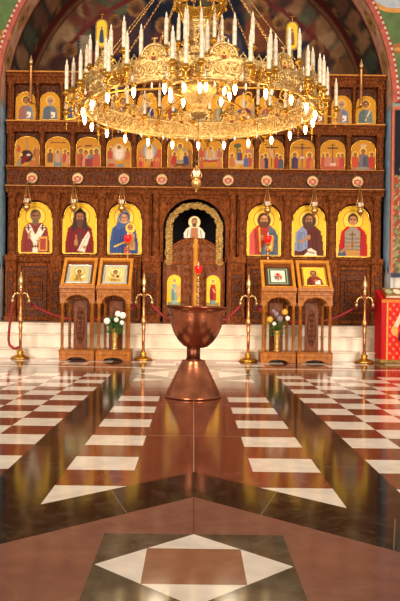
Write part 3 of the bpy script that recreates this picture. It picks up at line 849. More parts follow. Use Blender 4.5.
def teacher(p):
    Hh = p.H; halo(p, 0, Hh*.72, .6)
    p.rect(-.5, .5, Hh*.7, Hh*.74, (214, 150, 50)); p.rect(-.035, .035, Hh*.72, Hh*.93, (190, 110, 40))
    p.ell(0, Hh*.72, .46, .46, (246, 206, 84)); shoulders(p, Hh, (164, 46, 22), fold=(110, 26, 16))
    p.poly([(.86, 0), (.84, Hh*.4), (.6, Hh*.54), (.3, Hh*.6), (.2, Hh*.3), (-.2, .35), (-.16, 0)], (84, 96, 110)); folds(p, .5, .1, Hh*.48, .35, (54, 64, 80), 5)
    p.poly([(-.86, 0), (-.84, Hh*.42), (-.6, Hh*.54), (-.5, .0)], (190, 74, 70)); p.line((-.28, Hh*.55), (-.2, .3), .05, (228, 170, 60))
    p.poly([(.12, .35), (.55, .28), (.6, Hh*.4), (.18, Hh*.42)], (222, 150, 50)); p.rect(.24, .48, .45, Hh*.36, (236, 196, 110)); p.ell(.2, .42, .14, .12, SKIN); p.ell(-.1, Hh*.36, .1, .18, SKIN)
    p.ell(0, Hh*.7, .4, .44, (84, 46, 28)); face(p, 0, Hh*.71, .3, hair=(84, 46, 28), beard=(96, 54, 32), blen=.35, skin=(196, 134, 86)); edge(p)
def baptist(p):
    Hh = p.H; halo(p, 0, Hh*.72, .58); shoulders(p, Hh, (92, 34, 22), fold=(54, 16, 12))
    p.poly([(-.84, .35), (-.8, Hh*.46), (-.4, Hh*.6), (-.1, Hh*.5), (-.05, .5), (-.5, .3)], (128, 136, 160)); folds(p, -.45, .4, Hh*.48, .3, (92, 100, 128), 5)
    p.poly([(-.3, .05), (.5, .0), (.45, .3), (.15, .5), (-.05, .45), (-.1, .25)], (226, 206, 176)); p.line((-.1, .3), (.35, .2), .03, (120, 60, 40)); p.poly([(.6, .0), (.9, 0), (.8, Hh*.4), (.5, Hh*.5)], (90, 36, 30))
    p.line((-.55, Hh*.28), (-.05, Hh*.36), .07, SKIN); p.ell(.0, Hh*.38, .11, .15, SKIN)
    p.ell(0, Hh*.7, .42, .46, (74, 44, 28)); face(p, 0, Hh*.72, .29, hair=(74, 44, 28), beard=(84, 50, 32), blen=1.0, skin=(170, 112, 74)); edge(p)
def warrior(p):
    Hh = p.H; halo(p, -.02, Hh*.72, .58); shoulders(p, Hh, (176, 18, 18), fold=(112, 8, 12))
    p.poly([(-.5, 0), (.42, 0), (.4, Hh*.5), (.2, Hh*.58), (-.2, Hh*.58), (-.48, Hh*.5)], (148, 132, 110))
    for k in range(5): p.line((-.46, .2+k*.22), (.4, .2+k*.22), .025, (100, 88, 78))
    p.poly([(-.45, 0), (.4, 0), (.35, .4), (-.4, .4)], (186, 128, 60)); p.poly([(-.9, .05), (-.4, .05), (-.5, .5), (-.84, .45)], (62, 76, 100)); p.line((-.7, .3), (-.1, .75), .08, SKIN); p.ell(0, .8, .1, .14, SKIN)
    p.line((-.05, .5), (-.05, Hh*.5), .03, (110, 60, 30)); p.line((-.2, Hh*.44), (.1, Hh*.44), .03, (110, 60, 30)); p.poly([(.4, 0), (.86, 0), (.8, Hh*.45), (.5, Hh*.5)], (170, 24, 24))
    face(p, -.02, Hh*.72, .3, hair=(74, 42, 28), skin=(194, 134, 88)); edge(p)
LAB_C = ['large arched icon of a grey-bearded bishop with dark crosses on a white stole',
         'large arched icon of a hooded abbot in dark red holding a white scroll',
         'large arched icon of a mother in a blue veil holding a child',
         'large arched icon of a long-haired teacher in red and slate blue with a golden book',
         'large arched icon of a shaggy bearded prophet in brown cloak over pale blue tunic',
         'large arched icon of a beardless young soldier in red cloak and grey armour']
for d, fn, lb in zip((-159.4, -114.9, -69.8, 69.8, 114.9, 159.4), (bishop, abbot, mother, teacher, baptist, warrior), LAB_C):
    add_icon(PX(d), YI+.035, PZ(255), PX(16.9), PX(51), PX(15.4), .93, 46, 76, fn, lb, 'large icons of the main row', fr_r=.011)

# --- festal row: small scenes of many figures
def fig(p, x, y, s, robe, r2=None, hd=True, lean=0):
    if hd: p.ell(x+lean, y+s*1.02, s*.25, s*.25, (250, 212, 96))
    p.poly([(x-s*.26, y), (x+s*.26, y), (x+s*.24+lean, y+s*.7), (x+s*.1+lean, y+s*.84), (x-s*.1+lean, y+s*.84), (x-s*.24+lean, y+s*.7)], robe)
    if r2: p.poly([(x, y), (x+s*.26, y), (x+s*.22+lean, y+s*.7), (x+lean*.5, y+s*.6)], r2)
    p.ell(x+lean, y+s*1.0, s*.15, s*.18, (110, 64, 40)); p.ell(x+lean, y+s*.97, s*.1, s*.13, SKIN)
def hills(p, c1=(206, 150, 60), c2=(178, 116, 50)):
    p.poly([(-1, 0), (-1, 1.3), (-.7, 1.5), (-.45, .9), (-.2, .3), (0, 0)], c1); p.poly([(1, 0), (1, 1.4), (.7, 1.6), (.4, .8), (.2, .3), (0, 0)], c2)
def houses(p, c1=(190, 120, 90), c2=(150, 150, 140)):
    p.rect(-.95, -.4, .6, 1.5, c1); p.rect(-.8, -.6, .8, 1.2, (90, 52, 44)); p.rect(.45, .95, .6, 1.65, c2); p.rect(.6, .8, .9, 1.3, (90, 60, 60)); p.poly([(-1, 1.5), (-.35, 1.5), (-.67, 1.8)], (160, 60, 46))
def s_birth(p):
    hills(p); p.ell(-.05, .85, .5, .5, (56, 34, 32)); p.ell(-.2, .6, .2, .6, (130, 20, 34), rot=-.7); p.ell(.1, .95, .16, .1, (230, 216, 196)); p.ell(-.5, .95, .14, .14, (246, 206, 90))
    fig(p, -.7, 1.2, .5, (190, 80, 60)); fig(p, .66, .9, .6, (150, 90, 60), (190, 120, 70)); fig(p, .5, .08, .5, (200, 110, 60)); fig(p, -.65, .05, .5, (140, 150, 140)); p.line((0, 2.3), (0, 1.3), .03, (120, 130, 150))
def s_river(p):
    hills(p, (216, 160, 64), (206, 140, 60)); p.poly([(-.35, 0), (.35, 0), (.25, 1.4), (-.2, 1.4)], (120, 140, 150)); fig(p, 0, .35, .85, (206, 160, 120)); fig(p, -.62, .35, .95, (120, 84, 60)); fig(p, .6, .35, .9, (196, 80, 50), (150, 50, 60)); fig(p, .85, .3, .8, (210, 150, 120)); p.rect(-.6, .6, 1.95, 2.02, (90, 50, 40))
def s_temple(p):
    houses(p); fig(p, -.6, .1, 1.2, (190, 90, 50), (150, 50, 40)); fig(p, -.2, .1, 1.1, (214, 150, 110)); fig(p, .25, .1, 1.15, (120, 130, 150), (90, 100, 130)); fig(p, .65, .1, 1.2, (200, 90, 60)); p.rect(-.25, .3, 0, .7, (150, 60, 60)); p.rect(-.3, .35, 1.7, 1.8, (80, 60, 60))
def s_light(p):
    hills(p, (196, 150, 110), (200, 140, 60)); p.ell(0, 1.25, .55, .7, (216, 190, 170)); p.ell(0, 1.25, .36, .6, (240, 224, 200)); fig(p, 0, .75, .9, (240, 232, 216)); fig(p, -.7, .7, .8, (196, 80, 60)); fig(p, .7, .7, .8, (200, 110, 60)); p.ell(-.6, .2, .3, .14, (190, 70, 50)); p.ell(.1, .15, .3, .14, (130, 140, 150)); p.ell(.7, .2, .28, .14, (210, 150, 70))
def s_ray(p):
    p.ell(0, 1.3, .6, .75, (150, 150, 150)); p.ell(0, 1.3, .4, .6, (200, 196, 180)); fig(p, 0, .75, .95, (236, 220, 190)); hills(p, (206, 120, 60), (196, 90, 60)); [fig(p, x, .1, .55, c) for x, c in ((-.7, (200, 60, 46)), (-.3, (214, 150, 60)), (.2, (150, 60, 50)), (.65, (200, 100, 60)))]
def s_crowd(p):
    houses(p, (206, 140, 100), (180, 120, 110)); [fig(p, x, .1, 1.1, c) for x, c in ((-.75, (170, 60, 50)), (-.45, (206, 140, 120)), (.4, (160, 90, 70)), (.72, (130, 110, 120)))]; p.ell(0, .5, .35, .22, (150, 140, 140)); fig(p, 0, .55, .85, (90, 90, 130)); p.ell(0, 1.9, .2, .14, (240, 230, 210))
def s_rise(p):
    hills(p, (190, 130, 70), (170, 110, 60)); p.ell(0, 1.2, .5, .8, (150, 150, 140)); fig(p, 0, .7, 1.1, (222, 170, 60), (236, 200, 110)); fig(p, -.55, .3, .85, (190, 60, 46), lean=.1); fig(p, .55, .3, .85, (66, 70, 120), lean=-.1); p.poly([(-.5, .1), (.3, .3), (.35, .42), (-.5, .22)], (80, 44, 34)); p.poly([(.5, .1), (-.3, .3), (-.35, .42), (.5, .22)], (96, 52, 38))
def s_bed(p):
    houses(p, (190, 130, 90), (200, 150, 110)); p.poly([(-.75, .55), (.75, .55), (.75, .8), (-.75, .8)], (176, 70, 60)); p.ell(0, .85, .6, .14, (196, 176, 170)); p.ell(0, 1.2, .4, .5, (206, 186, 170)); fig(p, 0, .85, .8, (214, 170, 100)); [fig(p, x, .1, .65, c) for x, c in ((-.7, (206, 100, 80)), (.7, (210, 120, 90)))]; fig(p, -.75, .9, .7, (200, 90, 70)); fig(p, .72, .9, .7, (190, 110, 100))
def s_arrival(p):
    hills(p, (216, 170, 80), (206, 150, 70)); p.rect(.4, .95, .5, 1.6, (176, 120, 110)); p.ell(-.1, .6, .4, .22, (206, 190, 176)); fig(p, -.1, .7, .8, (70, 80, 130), (130, 50, 50)); fig(p, .65, .2, .9, (190, 70, 56)); fig(p, .4, .2, .85, (90, 110, 150)); fig(p, -.75, .2, .9, (200, 120, 70)); p.line((-.3, 2.0), (-.3, 1.2), .06, (80, 90, 60)); p.ell(-.3, 1.9, .3, .2, (86, 96, 60))
def crossf(p, bx=.5, c=(62, 30, 26)):
    p.rect(-.05, .05, .2, 2.2, c); p.rect(-bx, bx, 1.75, 1.85, c); p.rect(-.2, .2, 2.02, 2.08, c)
def s_down(p):
    p.rect(-1, 1, 1.0, 1.3, (190, 140, 90)); crossf(p, .55); p.ell(.0, 1.3, .14, .5, (214, 170, 130), rot=.3); fig(p, -.5, .1, 1.0, (60, 50, 90)); fig(p, .45, .1, 1.0, (196, 60, 44)); fig(p, .75, .1, .9, (90, 90, 120)); fig(p, -.8, .1, .9, (190, 120, 90)); p.line((.35, .2), (.2, 1.6), .03, (120, 76, 40))
def s_cross(p):
    p.rect(-1, 1, .7, 1.15, (206, 150, 96)); crossf(p, .72); p.line((-.5, 1.75), (.5, 1.75), .06, SKIN); p.rect(-.09, .09, .7, 1.6, SKIN); p.rect(-.12, .12, .9, 1.1, (226, 206, 180)); p.ell(0, 1.78, .12, .14, (120, 70, 46)); fig(p, -.6, .1, 1.1, (64, 56, 96), (90, 60, 90)); fig(p, .6, .1, 1.1, (200, 90, 56), (214, 120, 70)); p.ell(0, .15, .2, .14, (180, 130, 80))
def s_mourn(p):
    p.rect(-1, 1, .55, 1.0, (200, 130, 100)); crossf(p, .45); p.rect(-.7, .7, .35, .6, (226, 196, 180)); [fig(p, x, .3, .9, c) for x, c in ((-.75, (196, 80, 60)), (-.45, (206, 130, 110)), (.5, (210, 110, 80)), (.78, (190, 70, 60)))]; p.rect(-.9, .9, .05, .3, (190, 90, 60))
def s_empty(p):
    hills(p, (190, 120, 80), (170, 90, 60)); p.poly([(-.4, .2), (.5, .3), (.4, 1.2), (-.3, 1.3)], (104, 96, 100)); fig(p, 0, .35, 1.2, (120, 118, 130), (90, 86, 100)); fig(p, -.65, .3, 1.0, (206, 80, 50)); fig(p, .68, .3, 1.0, (196, 60, 46)); p.ell(0, 2.0, .25, .16, (214, 190, 160)); p.poly([(-.6, .1), (.6, .1), (.3, .3), (-.4, .3)], (150, 150, 140))
LAB_B = ['a reclining red-robed mother in a cave', 'a bather in a river between robed figures', 'an infant carried before temple houses', 'a white-robed figure above three fallen men', 'a grey oval glory over a crowd', 'a robed rider and waiting townsfolk',
         'mourners around a raised bed', 'a rider near a palm tree', 'a body lowered from a dark cross', 'a crucifix with one mourner on either side', 'a bare cross above a laid-out white shroud', 'a grey-robed figure between two red-robed ones']
ORD = ['first', 'second', 'third', 'fourth', 'fifth', 'sixth', 'seventh']
for k, (d, fn) in enumerate(zip(BX, (s_birth, s_river, s_temple, s_light, s_ray, s_rise, s_bed, s_arrival, s_down, s_cross, s_mourn, s_empty))):
    pos = f'{ORD[k]} from the left' if k < 6 else f'{ORD[11-k]} from the right'
    lb = LAB_B[k] if k != 5 else 'a central figure raising two others'
    def f2(p, fn=fn):
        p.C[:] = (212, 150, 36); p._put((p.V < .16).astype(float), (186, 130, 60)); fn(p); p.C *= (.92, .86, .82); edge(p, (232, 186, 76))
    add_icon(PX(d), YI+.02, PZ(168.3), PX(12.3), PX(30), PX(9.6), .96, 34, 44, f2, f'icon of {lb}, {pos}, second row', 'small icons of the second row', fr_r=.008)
# --- top row: half-figures of saints
ROBES = [((150, 160, 176), (190, 120, 110)), ((140, 146, 150), (110, 120, 134)), ((176, 90, 70), (90, 110, 140)), ((120, 116, 130), (150, 90, 70)), ((86, 100, 150), (190, 130, 80)), ((80, 60, 100), (170, 90, 70)), ((70, 90, 140), (176, 80, 60)), ((196, 180, 150), (150, 60, 50)),
         ((90, 110, 70), (190, 150, 90)), ((120, 50, 90), (90, 90, 140)), ((110, 126, 160), (190, 90, 80)), ((110, 130, 140), (190, 150, 110)), ((180, 80, 60), (120, 120, 140)), ((140, 150, 176), (206, 140, 90)), ((150, 160, 150), (110, 130, 120))]
for k, d in enumerate(AX):
    def f3(p, k=k):
        Hh = p.H; r1, r2 = ROBES[k]
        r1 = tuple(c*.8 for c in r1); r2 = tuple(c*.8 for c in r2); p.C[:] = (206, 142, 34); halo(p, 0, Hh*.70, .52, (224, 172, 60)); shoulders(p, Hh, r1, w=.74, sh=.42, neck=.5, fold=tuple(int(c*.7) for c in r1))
        p.poly([(-.72, 0), (-.1, 0), (.05, Hh*.48), (-.35, Hh*.5), (-.66, Hh*.38)], r2)
        if k % 3 != 2: p.rect(.1, .5, .2, .75, (236, 214, 190)); p.ell(.15, .4, .14, .1, SKIN)
        else: p.line((.0, .3), (.4, Hh*.45), .05, (236, 226, 206)); p.ell(.1, .6, .12, .14, SKIN)
        bd = (None, (150, 140, 130), (96, 58, 36), (110, 70, 46))[k % 4] if k != 14 else None
        face(p, 0, Hh*.68, .3, hair=((60, 36, 24), (150, 140, 130), (100, 62, 38), (80, 50, 32))[k % 4] if k != 14 else (50, 32, 24), beard=bd, blen=.4); edge(p, (246, 206, 100))
    if k == 7: lb = 'small icon of a figure in cream robes, middle of the top row'
    else:
        pos = f'{ORD[k]} from the left' if k < 7 else f'{ORD[14-k]} from the right'
        hair = {0: 'dark-haired beardless', 14: 'dark-haired beardless'}.get(k, ('young beardless', 'grey-bearded', 'brown-bearded', 'bearded')[k % 4])
        lb = f'small icon of a {hair} saint, {pos} in the top row'
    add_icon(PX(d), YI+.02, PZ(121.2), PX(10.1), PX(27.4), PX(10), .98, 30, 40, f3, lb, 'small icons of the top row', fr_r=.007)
# --- bust standing above the doors, cut to its outline
t = thing('icon', (0, YI+.108, PZ(237.5)), 'cut-out bust of a haloed figure in white above the middle doors', 'icon')
vs, fs, cc = disc_paint(.1, lambda p: (p.ell(0, 0, .9, .9, (226, 206, 160)), p.ell(0, .1, .5, .62, (110, 76, 50)), p.ell(0, -.05, .38, .5, (176, 122, 84)), p.ell(0, -.5, .36, .34, (96, 62, 42)), p.ell(-.16, .05, .09, .05, (40, 24, 20)), p.ell(.16, .05, .09, .05, (40, 24, 20))), (206, 170, 96))
m = MB(); m.add([(x, -.012, z+PX(16)) for x, y, z in vs], fs, 0, cc); m.build('halo', M['paint'], t)
m = MB()
body = [(-.17, .0), (.17, .0), (.175, .08), (.13, .15), (.06, .2), (-.06, .2), (-.13, .15), (-.175, .08)]
m.plate(body, 0, .03, 0, lin((214, 200, 180)))
for a, b in ((-.1, .13), (-.05, .16), (.05, .16), (.1, .13)): m.tube([(a, -.003, b), (a*1.2, -.003, .01)], .006, 4, col=lin((150, 120, 100)))
m.plate([(-.05, .0), (.05, .0), (.04, .17), (-.04, .17)], -.006, .0, 0, lin((170, 100, 60)))
m.build('robe', M['paint'], t)

# ------------------------------------------------------------------ oval icons on staffs on top of the screen, brass candle poles
for d, lb, robe in ((-94.9, 'oval gold-rimmed staff icon on top of the screen, left of the chandelier', (60, 74, 96)), (95.4, 'oval gold-rimmed staff icon on top of the screen, right of the chandelier', (150, 96, 50))):
    t = thing('staff_icon', (PX(d), YI, PZ(75)), lb, 'icon', 'staff icons on the screen')
    hw, hh, zc = PX(4.9), PX(13), PX(40)
    rr = np.linspace(.001, 1, 15); aa = np.linspace(0, 2*PI, 40, endpoint=False)
    def oval(r, a):
        x = r*math.cos(a); z = r*math.sin(a)
        return x*hw, z*hw+math.copysign(1, z)*(hh-hw)*r if abs(z) > 1e-6 else 0.
    pts = [oval(r, a+.01) for r in rr for a in aa]
    p = Paint(np.array([q[0]/hw for q in pts]), np.array([q[1]/hw for q in pts]), (240, 190, 46))
    p.poly([(-.5, -1.9), (.5, -1.9), (.45, .3), (.2, .8), (-.2, .8), (-.45, .3)], robe); p.ell(0, 1.2, .42, .42, (250, 214, 90)); p.ell(0, 1.2, .26, .3, (96, 58, 40)); p.ell(0, 1.15, .18, .22, SKIN); folds(p, 0, -1.8, .4, .4, (40, 44, 60), 4)
    m = MB(); na = 40
    m.add([(x, -.02, zc+z) for x, z in pts], [(i*na+j, (i+1)*na+j, (i+1)*na+(j+1) % na, i*na+(j+1) % na) for i in range(14) for j in range(na)], 0, lin_arr(p.C)); m.build('painting', M['paint'], t)
    m = MB(); ring = [oval(1, a+.01) for a in aa]
    m.tube([(x*1.12, 0, zc+z*1.05) for x, z in ring], .022, 6, closed=True); m.plate([(x*1.1, zc+z*1.04) for x, z in ring], -.012, .015); m.build('frame', M['gilt_wood'], t)
    m = MB(); z = zc+hh+.03
    m.tube([(0, 0, z-.02), (0, 0, z+.12)], .008, 6); m.tube([(-.04, 0, z+.075), (.04, 0, z+.075)], .008, 6); m.build('cross', M['gold'], t)
    m = MB(); m.lathe([(.06, 0), (.06, .02), (.025, .05), (.02, .2), (.035, .23), (.02, .26), (.02, zc-hh)], 0, 0, 10); m.build('staff', M['gilt_wood'], t)
for d, lb in ((-162.4, 'tall brass candle pole fixed before the top row at the left end'), (162.2, 'tall brass candle pole fixed before the top row at the right end')):
    t = thing('candle_pole', (PX(d), YI-.2, PZ(107)), lb, 'candle pole', 'brass candle poles')
    m = MB(); m.lathe([(.012, -.03), (.03, 0), (.03, .03), (.026, .05), (.026, .55), (.028, .56), (.03, .58), (.016, .6)], 0, 0, 10); m.tube([(0, 0, .02), (0, .1, .0), (0, .2, .02)], .012, 6); m.build('pole', M['post'], t)
    m = MB(); m.lathe([(.016, .59), (.034, .62), (.036, .65), (.018, .69), (.012, .72), (.001, .76)], 0, 0, 10); m.build('lamp_tip', M['pale_brass'], t)
# ------------------------------------------------------------------ copper baptismal font
FX, FY = X0-.006, 6.62
ft = thing('baptismal_font', (FX, FY, 0.0042), 'large copper baptismal font on a flared foot in the middle of the marble floor', 'font')
m = MB(); m.lathe([(.258, 0), (.263, .004), (.262, .014), (.254, .02), (.108, .325), (.108, .333), (.10, .336), (.06, .337)], 0, 0, 48); m.build('foot', M['copper'], ft)
m = MB(); m.lathe([(.063, .33), (.062, .40), (.064, .47)], 0, 0, 32); m.lathe([(.07, .33), (.072, .34), (.064, .35)], 0, 0, 32); m.build('stem', M['copper_dark'], ft)
m = MB()
prof = [(.001, 0), (.075, .002), (.11, .014), (.16, .06), (.205, .13), (.232, .20), (.247, .265), (.256, .32), (.266, .352), (.302, .372), (.309, .376), (.309, .383), (.300, .383), (.262, .362), (.246, .32), (.236, .26), (.21, .18), (.17, .1), (.1, .03), (.001, .018)]
m.lathe(prof, 0, 0, 56)
bo = m.build('bowl', M['copper'], ft); bo.location = (.018, 0, .448); bo.rotation_euler = (0, .028, 0)
for s in (-1, 1):
    m = MB()
    m.tube([(s*.252+s*.045*math.sin(PI*t), .0, .30-.06*t) for t in np.linspace(0, 1, 9)], .009, 6)
    m.sphere((s*.25, 0, .30), .018, 8, 5); m.sphere((s*.242, 0, .24), .018, 8, 5)
    hd = m.build('handle', M['copper_dark'], bo)

# ------------------------------------------------------------------ four icon stands
SY = 10.24; SS = SY/F
def sx(d): return d*SS
def stand_proto(x):
    t = thing('icon_stand', (x, SY, 0.0045), '', 'icon stand', 'carved wooden icon stands')
    hw, dp = .244, .36
    m = MB()
    m.box(-hw-.01, hw+.01, -.01, dp, .075, .15, bev=.012)
    lo = [(-hw, .075), (-hw+.09, .075), (-hw+.12, .045), (-.06, .055), (0, .06), (.06, .055), (hw-.12, .045), (hw-.09, .075), (hw, .075)]
    # bracket feet: front apron cut in a curve
    base = [(-hw-.005, 0), (-hw+.10, 0), (-hw+.115, .02), (-hw+.15, .04), (0, .05), (hw-.15, .04), (hw-.115, .02), (hw-.10, 0), (hw+.005, 0)]
    m.strip(base, [(a, .08) for a, b in base], -.012, .02); m.strip(base, [(a, .08) for a, b in base], dp-.03, dp)
    for s in (-1, 1):
        a, b = sorted((s*(hw+.005), s*(hw-.03))); m.box(a, b, .02, dp-.03, 0, .08)
    m.box(-hw-.012, hw+.012, -.02, dp, .14, .155, bev=.006)
    m.build('plinth', M['wood_stand'], t)
    # twisted corner columns
    for cx, cy in ((-hw+.03, .025), (hw-.03, .025), (-hw+.085, dp-.03), (hw-.085, dp-.03)):
        m = MB(); z0, z1 = .155, .82; n = 70
        for k in range(2):
            m.tube([(cx+.0145*math.cos(2*PI*(7*i/n+k/2)), cy+.0145*math.sin(2*PI*(7*i/n+k/2)), z0+.07+(z1-z0-.14)*i/n) for i in range(n+1)], .0105, 6)
        for zz, q in ((z0, 1), (z1, -1)):
            m.lathe([(.026, 0), (.026, .02), (.018, .03), (.024, .045), (.014, .06), (.018, .08)] if q > 0 else [(.018, -.08), (.014, -.06), (.026, -.045), (.018, -.03), (.028, -.015), (.028, 0)], cx, cy, 10, 0, zz)
        m.build('column', M['wood_stand'], t)
    # arched fronts with carved spandrels
    for y0, y1 in ((.005, .04), (dp-.045, dp-.012)):
        m = MB(); n = 24; r = hw-.065
        lo = [(-hw, .815), (-r-.001, .815)]+[(-r*math.cos(PI*i/n), .815+.125*math.sin(PI*i/n)) for i in range(n+1)]+[(r+.001, .815), (hw, .815)]
        m.strip(lo, [(a, .97) for a, b in lo], y0, y1)
        m.tube([(a, y0-.003, b) for a, b in lo[1:-1]], .009, 6)
        for s in (-1, 1):
            rose(m, s*(hw-.055), y0-.002, .92, .035, 5, .006)
        m.build('arch', M['wood_stand'], t)
    for s in (-1, 1):
        m = MB(); a, b = sorted((s*hw, s*(hw-.02))); m.box(a, b, .02, dp-.02, .86, .97); m.build('side_rail', M['wood_stand'], t)
    # back panel with a carved oval cartouche
    m = MB(); m.box(-.10, .10, dp-.05, dp-.03, .155, .86, bev=.004)
    m.build('back_panel', M['wood_inner'], t)
    m = MB()
    for k in range(6): rose(m, 0, dp-.055, .30+.075*k, .036, 5, .007)
    m.tube([(.055*math.cos(a), dp-.053, .49+.26*math.sin(a)) for a in np.linspace(0, 2*PI, 36, endpoint=False)], .008, 6, closed=True)
    m.build('cartouche', M['wood_dark'], t)
    # box and sloping desk
    m = MB(); m.box(-hw-.005, hw+.005, -.01, dp, .965, 1.02, bev=.008); m.box(-hw-.012, hw+.012, -.025, dp+.005, 1.0, 1.02, bev=.006); m.build('box', M['wood_stand'], t)
    m = MB(); za, zb = 1.055, 1.475
    m.add([(x_, y_, z_) for x_ in (-hw, hw) for y_, z_ in ((-.01, 1.02), (dp, 1.02), (dp, zb-.02), (-.01, za-.01))], [(0,1,2,3), (7,6,5,4), (0,4,5,1), (1,5,6,2), (2,6,7,3), (3,7,4,0)])
    m.build('desk', M['wood_inner'], t)
    sl = math.atan2(zb-za, dp)
    m = MB(); L = math.hypot(zb-za, dp)
    for a, b, c, d in ((-hw, -hw+.045, 0, L), (hw-.045, hw, 0, L), (-hw+.045, hw-.045, L-.045, L), (-hw+.045, hw-.045, 0, .04)):
        m.box(a, b, -.02, .02, c, d, bev=.006)
    o = m.build('desk_frame', M['wood_light'], t); o.location = (0, -.01, za); o.rotation_euler = (-(PI/2-sl), 0, 0)
    m = MB(); m.box(-hw-.01, hw+.01, -.045, .005, 1.02, 1.075, bev=.008); m.build('ledge', M['wood_stand'], t)
    return t, sl, za, L
st0, SLO, ZA, LD = stand_proto(sx(-116.2))
LAB_S = ['carved wooden icon stand leftmost of the four', 'carved wooden icon stand with white blossoms inside its arch, left of the font', 'carved wooden icon stand with a vase of mixed flowers, right of the font', 'carved wooden icon stand holding the red-brown figure icon, rightmost of the four']
stands = [st0]
st0['label'] = LAB_S[0]
for d, lb in zip((-79.6, 85.4, 122.0), LAB_S[1:]): stands.append(dup(st0, (sx(d), SY, .0045), lb))
def desk_icon(d, fn, label, base, frame, hw=.165, h=.33):
    t = thing('icon', (sx(d), SY-.01, ZA+.0045), label, 'icon', 'icons on the stands', rot=(-(PI/2-SLO), 0, 0))
    xs = np.linspace(-1, 1, 45); zs = np.linspace(0, h/hw, 49)
    U, V = np.meshgrid(xs, zs, indexing='ij')
    p = Paint(U.ravel(), V.ravel(), base); p.H = h/hw; fn(p)
    m = MB(); z0 = .065
    m.add([(u*hw, -.012, z0+v*hw) for u, v in zip(p.U, p.V)], [(i*49+j, (i+1)*49+j, (i+1)*49+j+1, i*49+j+1) for i in range(44) for j in range(48)], 0, lin_arr(p.C)); m.build('painting', M['paint'] if frame != 'silver' else M['paint'], t)
    m = MB(); w = .014
    for a, b, c, dd in ((-hw-w, -hw, z0-w, z0+h+w), (hw, hw+w, z0-w, z0+h+w), (-hw, hw, z0+h, z0+h+w), (-hw, hw, z0-w, z0)): m.box(a, b, -.02, .0, c, dd, bev=.004)
    m.box(-hw, hw, -.011, .0, z0, z0+h); m.build('frame', M[{'silver': 'silver', 'gold': 'gold', 'green': 'wood_dark'}[frame]], t)
def riza(seed, c=(206, 178, 110)):
    def f(p):
        q = np.random.default_rng(seed)
        p.rect(-1, -.78, 0, 3, (180, 176, 160)); p.rect(.78, 1, 0, 3, (180, 176, 160)); p.rect(-1, 1, 1.82, 3, (176, 172, 156)); p.rect(-1, 1, 0, .16, (176, 172, 156))
        p.ell(0, 1.3, .42, .42, (226, 200, 130)); p.ring(0, 1.3, .42, .04, (130, 96, 40)); p.poly([(-.62, .16), (.62, .16), (.55, .7), (.25, 1.05), (-.25, 1.05), (-.55, .7)], (196, 160, 80))
        for k in range(9): p.line((q.uniform(-.5, .5), .2), (q.uniform(-.3, .3), .95), .03, (130, 96, 44))
        if seed == 2: p.ring(0, 1.1, .55, .05, (236, 214, 150)); p.ell(.25, .75, .16, .18, (110, 70, 46)); p.ring(.25, .75, .22, .04, (240, 220, 160))
        else: p.poly([(.2, .5), (.62, .62), (.56, .85), (.2, .75)], (226, 210, 160))
        p.ell(0, 1.28, .2, .26, (92, 58, 38)); p.ell(0, 1.24, .13, .18, (150, 100, 64))
        for k in range(26):
            x = -.89 if k % 2 else .89; p.ell(x, .2+k*.065, .05, .05, (120, 116, 104))
    return f
desk_icon(-116.2, riza(1), 'gilded metal-covered icon of one figure with silver border, on the leftmost stand', (190, 172, 110), 'silver')
desk_icon(-79.6, riza(2), 'gilded metal-covered icon of mother and child, second stand from the left', (196, 176, 110), 'silver')
def f_feast(p):
    p.rect(-1, 1, 0, 3, (52, 64, 44)); p.rect(-.86, .86, .12, 1.88, (150, 150, 120)); p.rect(-.76, .76, .2, 1.8, (52, 70, 50)); p.rect(-.62, .62, .3, 1.68, (226, 216, 190))
    p.ell(0, 1.0, .45, .45, (206, 196, 170)); p.rect(-.06, .06, .5, 1.4, (150, 70, 56)); p.rect(-.34, .34, .95, 1.08, (150, 70, 56)); p.ell(-.2, .8, .12, .2, (100, 110, 120)); p.ell(.24, .8, .12, .2, (190, 90, 70)); p.ell(0, 1.2, .2, .14, (180, 60, 50))
desk_icon(85.2, f_feast, 'white icon with a red cross in a dark green border, third stand from left', (52, 64, 44), 'green')
def f_monk(p):
    p.rect(-1, 1, 0, 3, (232, 184, 60)); halo(p, -.05, 1.42, .4); p.poly([(-.75, 0), (.75, 0), (.6, .7), (.3, 1.05), (-.35, 1.05), (-.65, .7)], (130, 52, 36)); p.poly([(.0, .1), (.5, .1), (.45, .6), (.1, .62)], (226, 210, 190)); p.poly([(-.75, 0), (-.2, 0), (-.3, .9), (-.6, .7)], (100, 40, 32)); p.ell(.1, .55, .16, .12, SKIN)
    face(p, -.05, 1.38, .23, beard=(120, 84, 60), blen=1.1, hood=(84, 44, 32)); p.rect(-1, -.95, 0, 3, (160, 60, 40)); p.rect(.95, 1, 0, 3, (160, 60, 40))
desk_icon(122.0, f_monk, 'gold icon of a bearded figure in red-brown holding white cloth, on the rightmost stand', (232, 184, 60), 'gold')

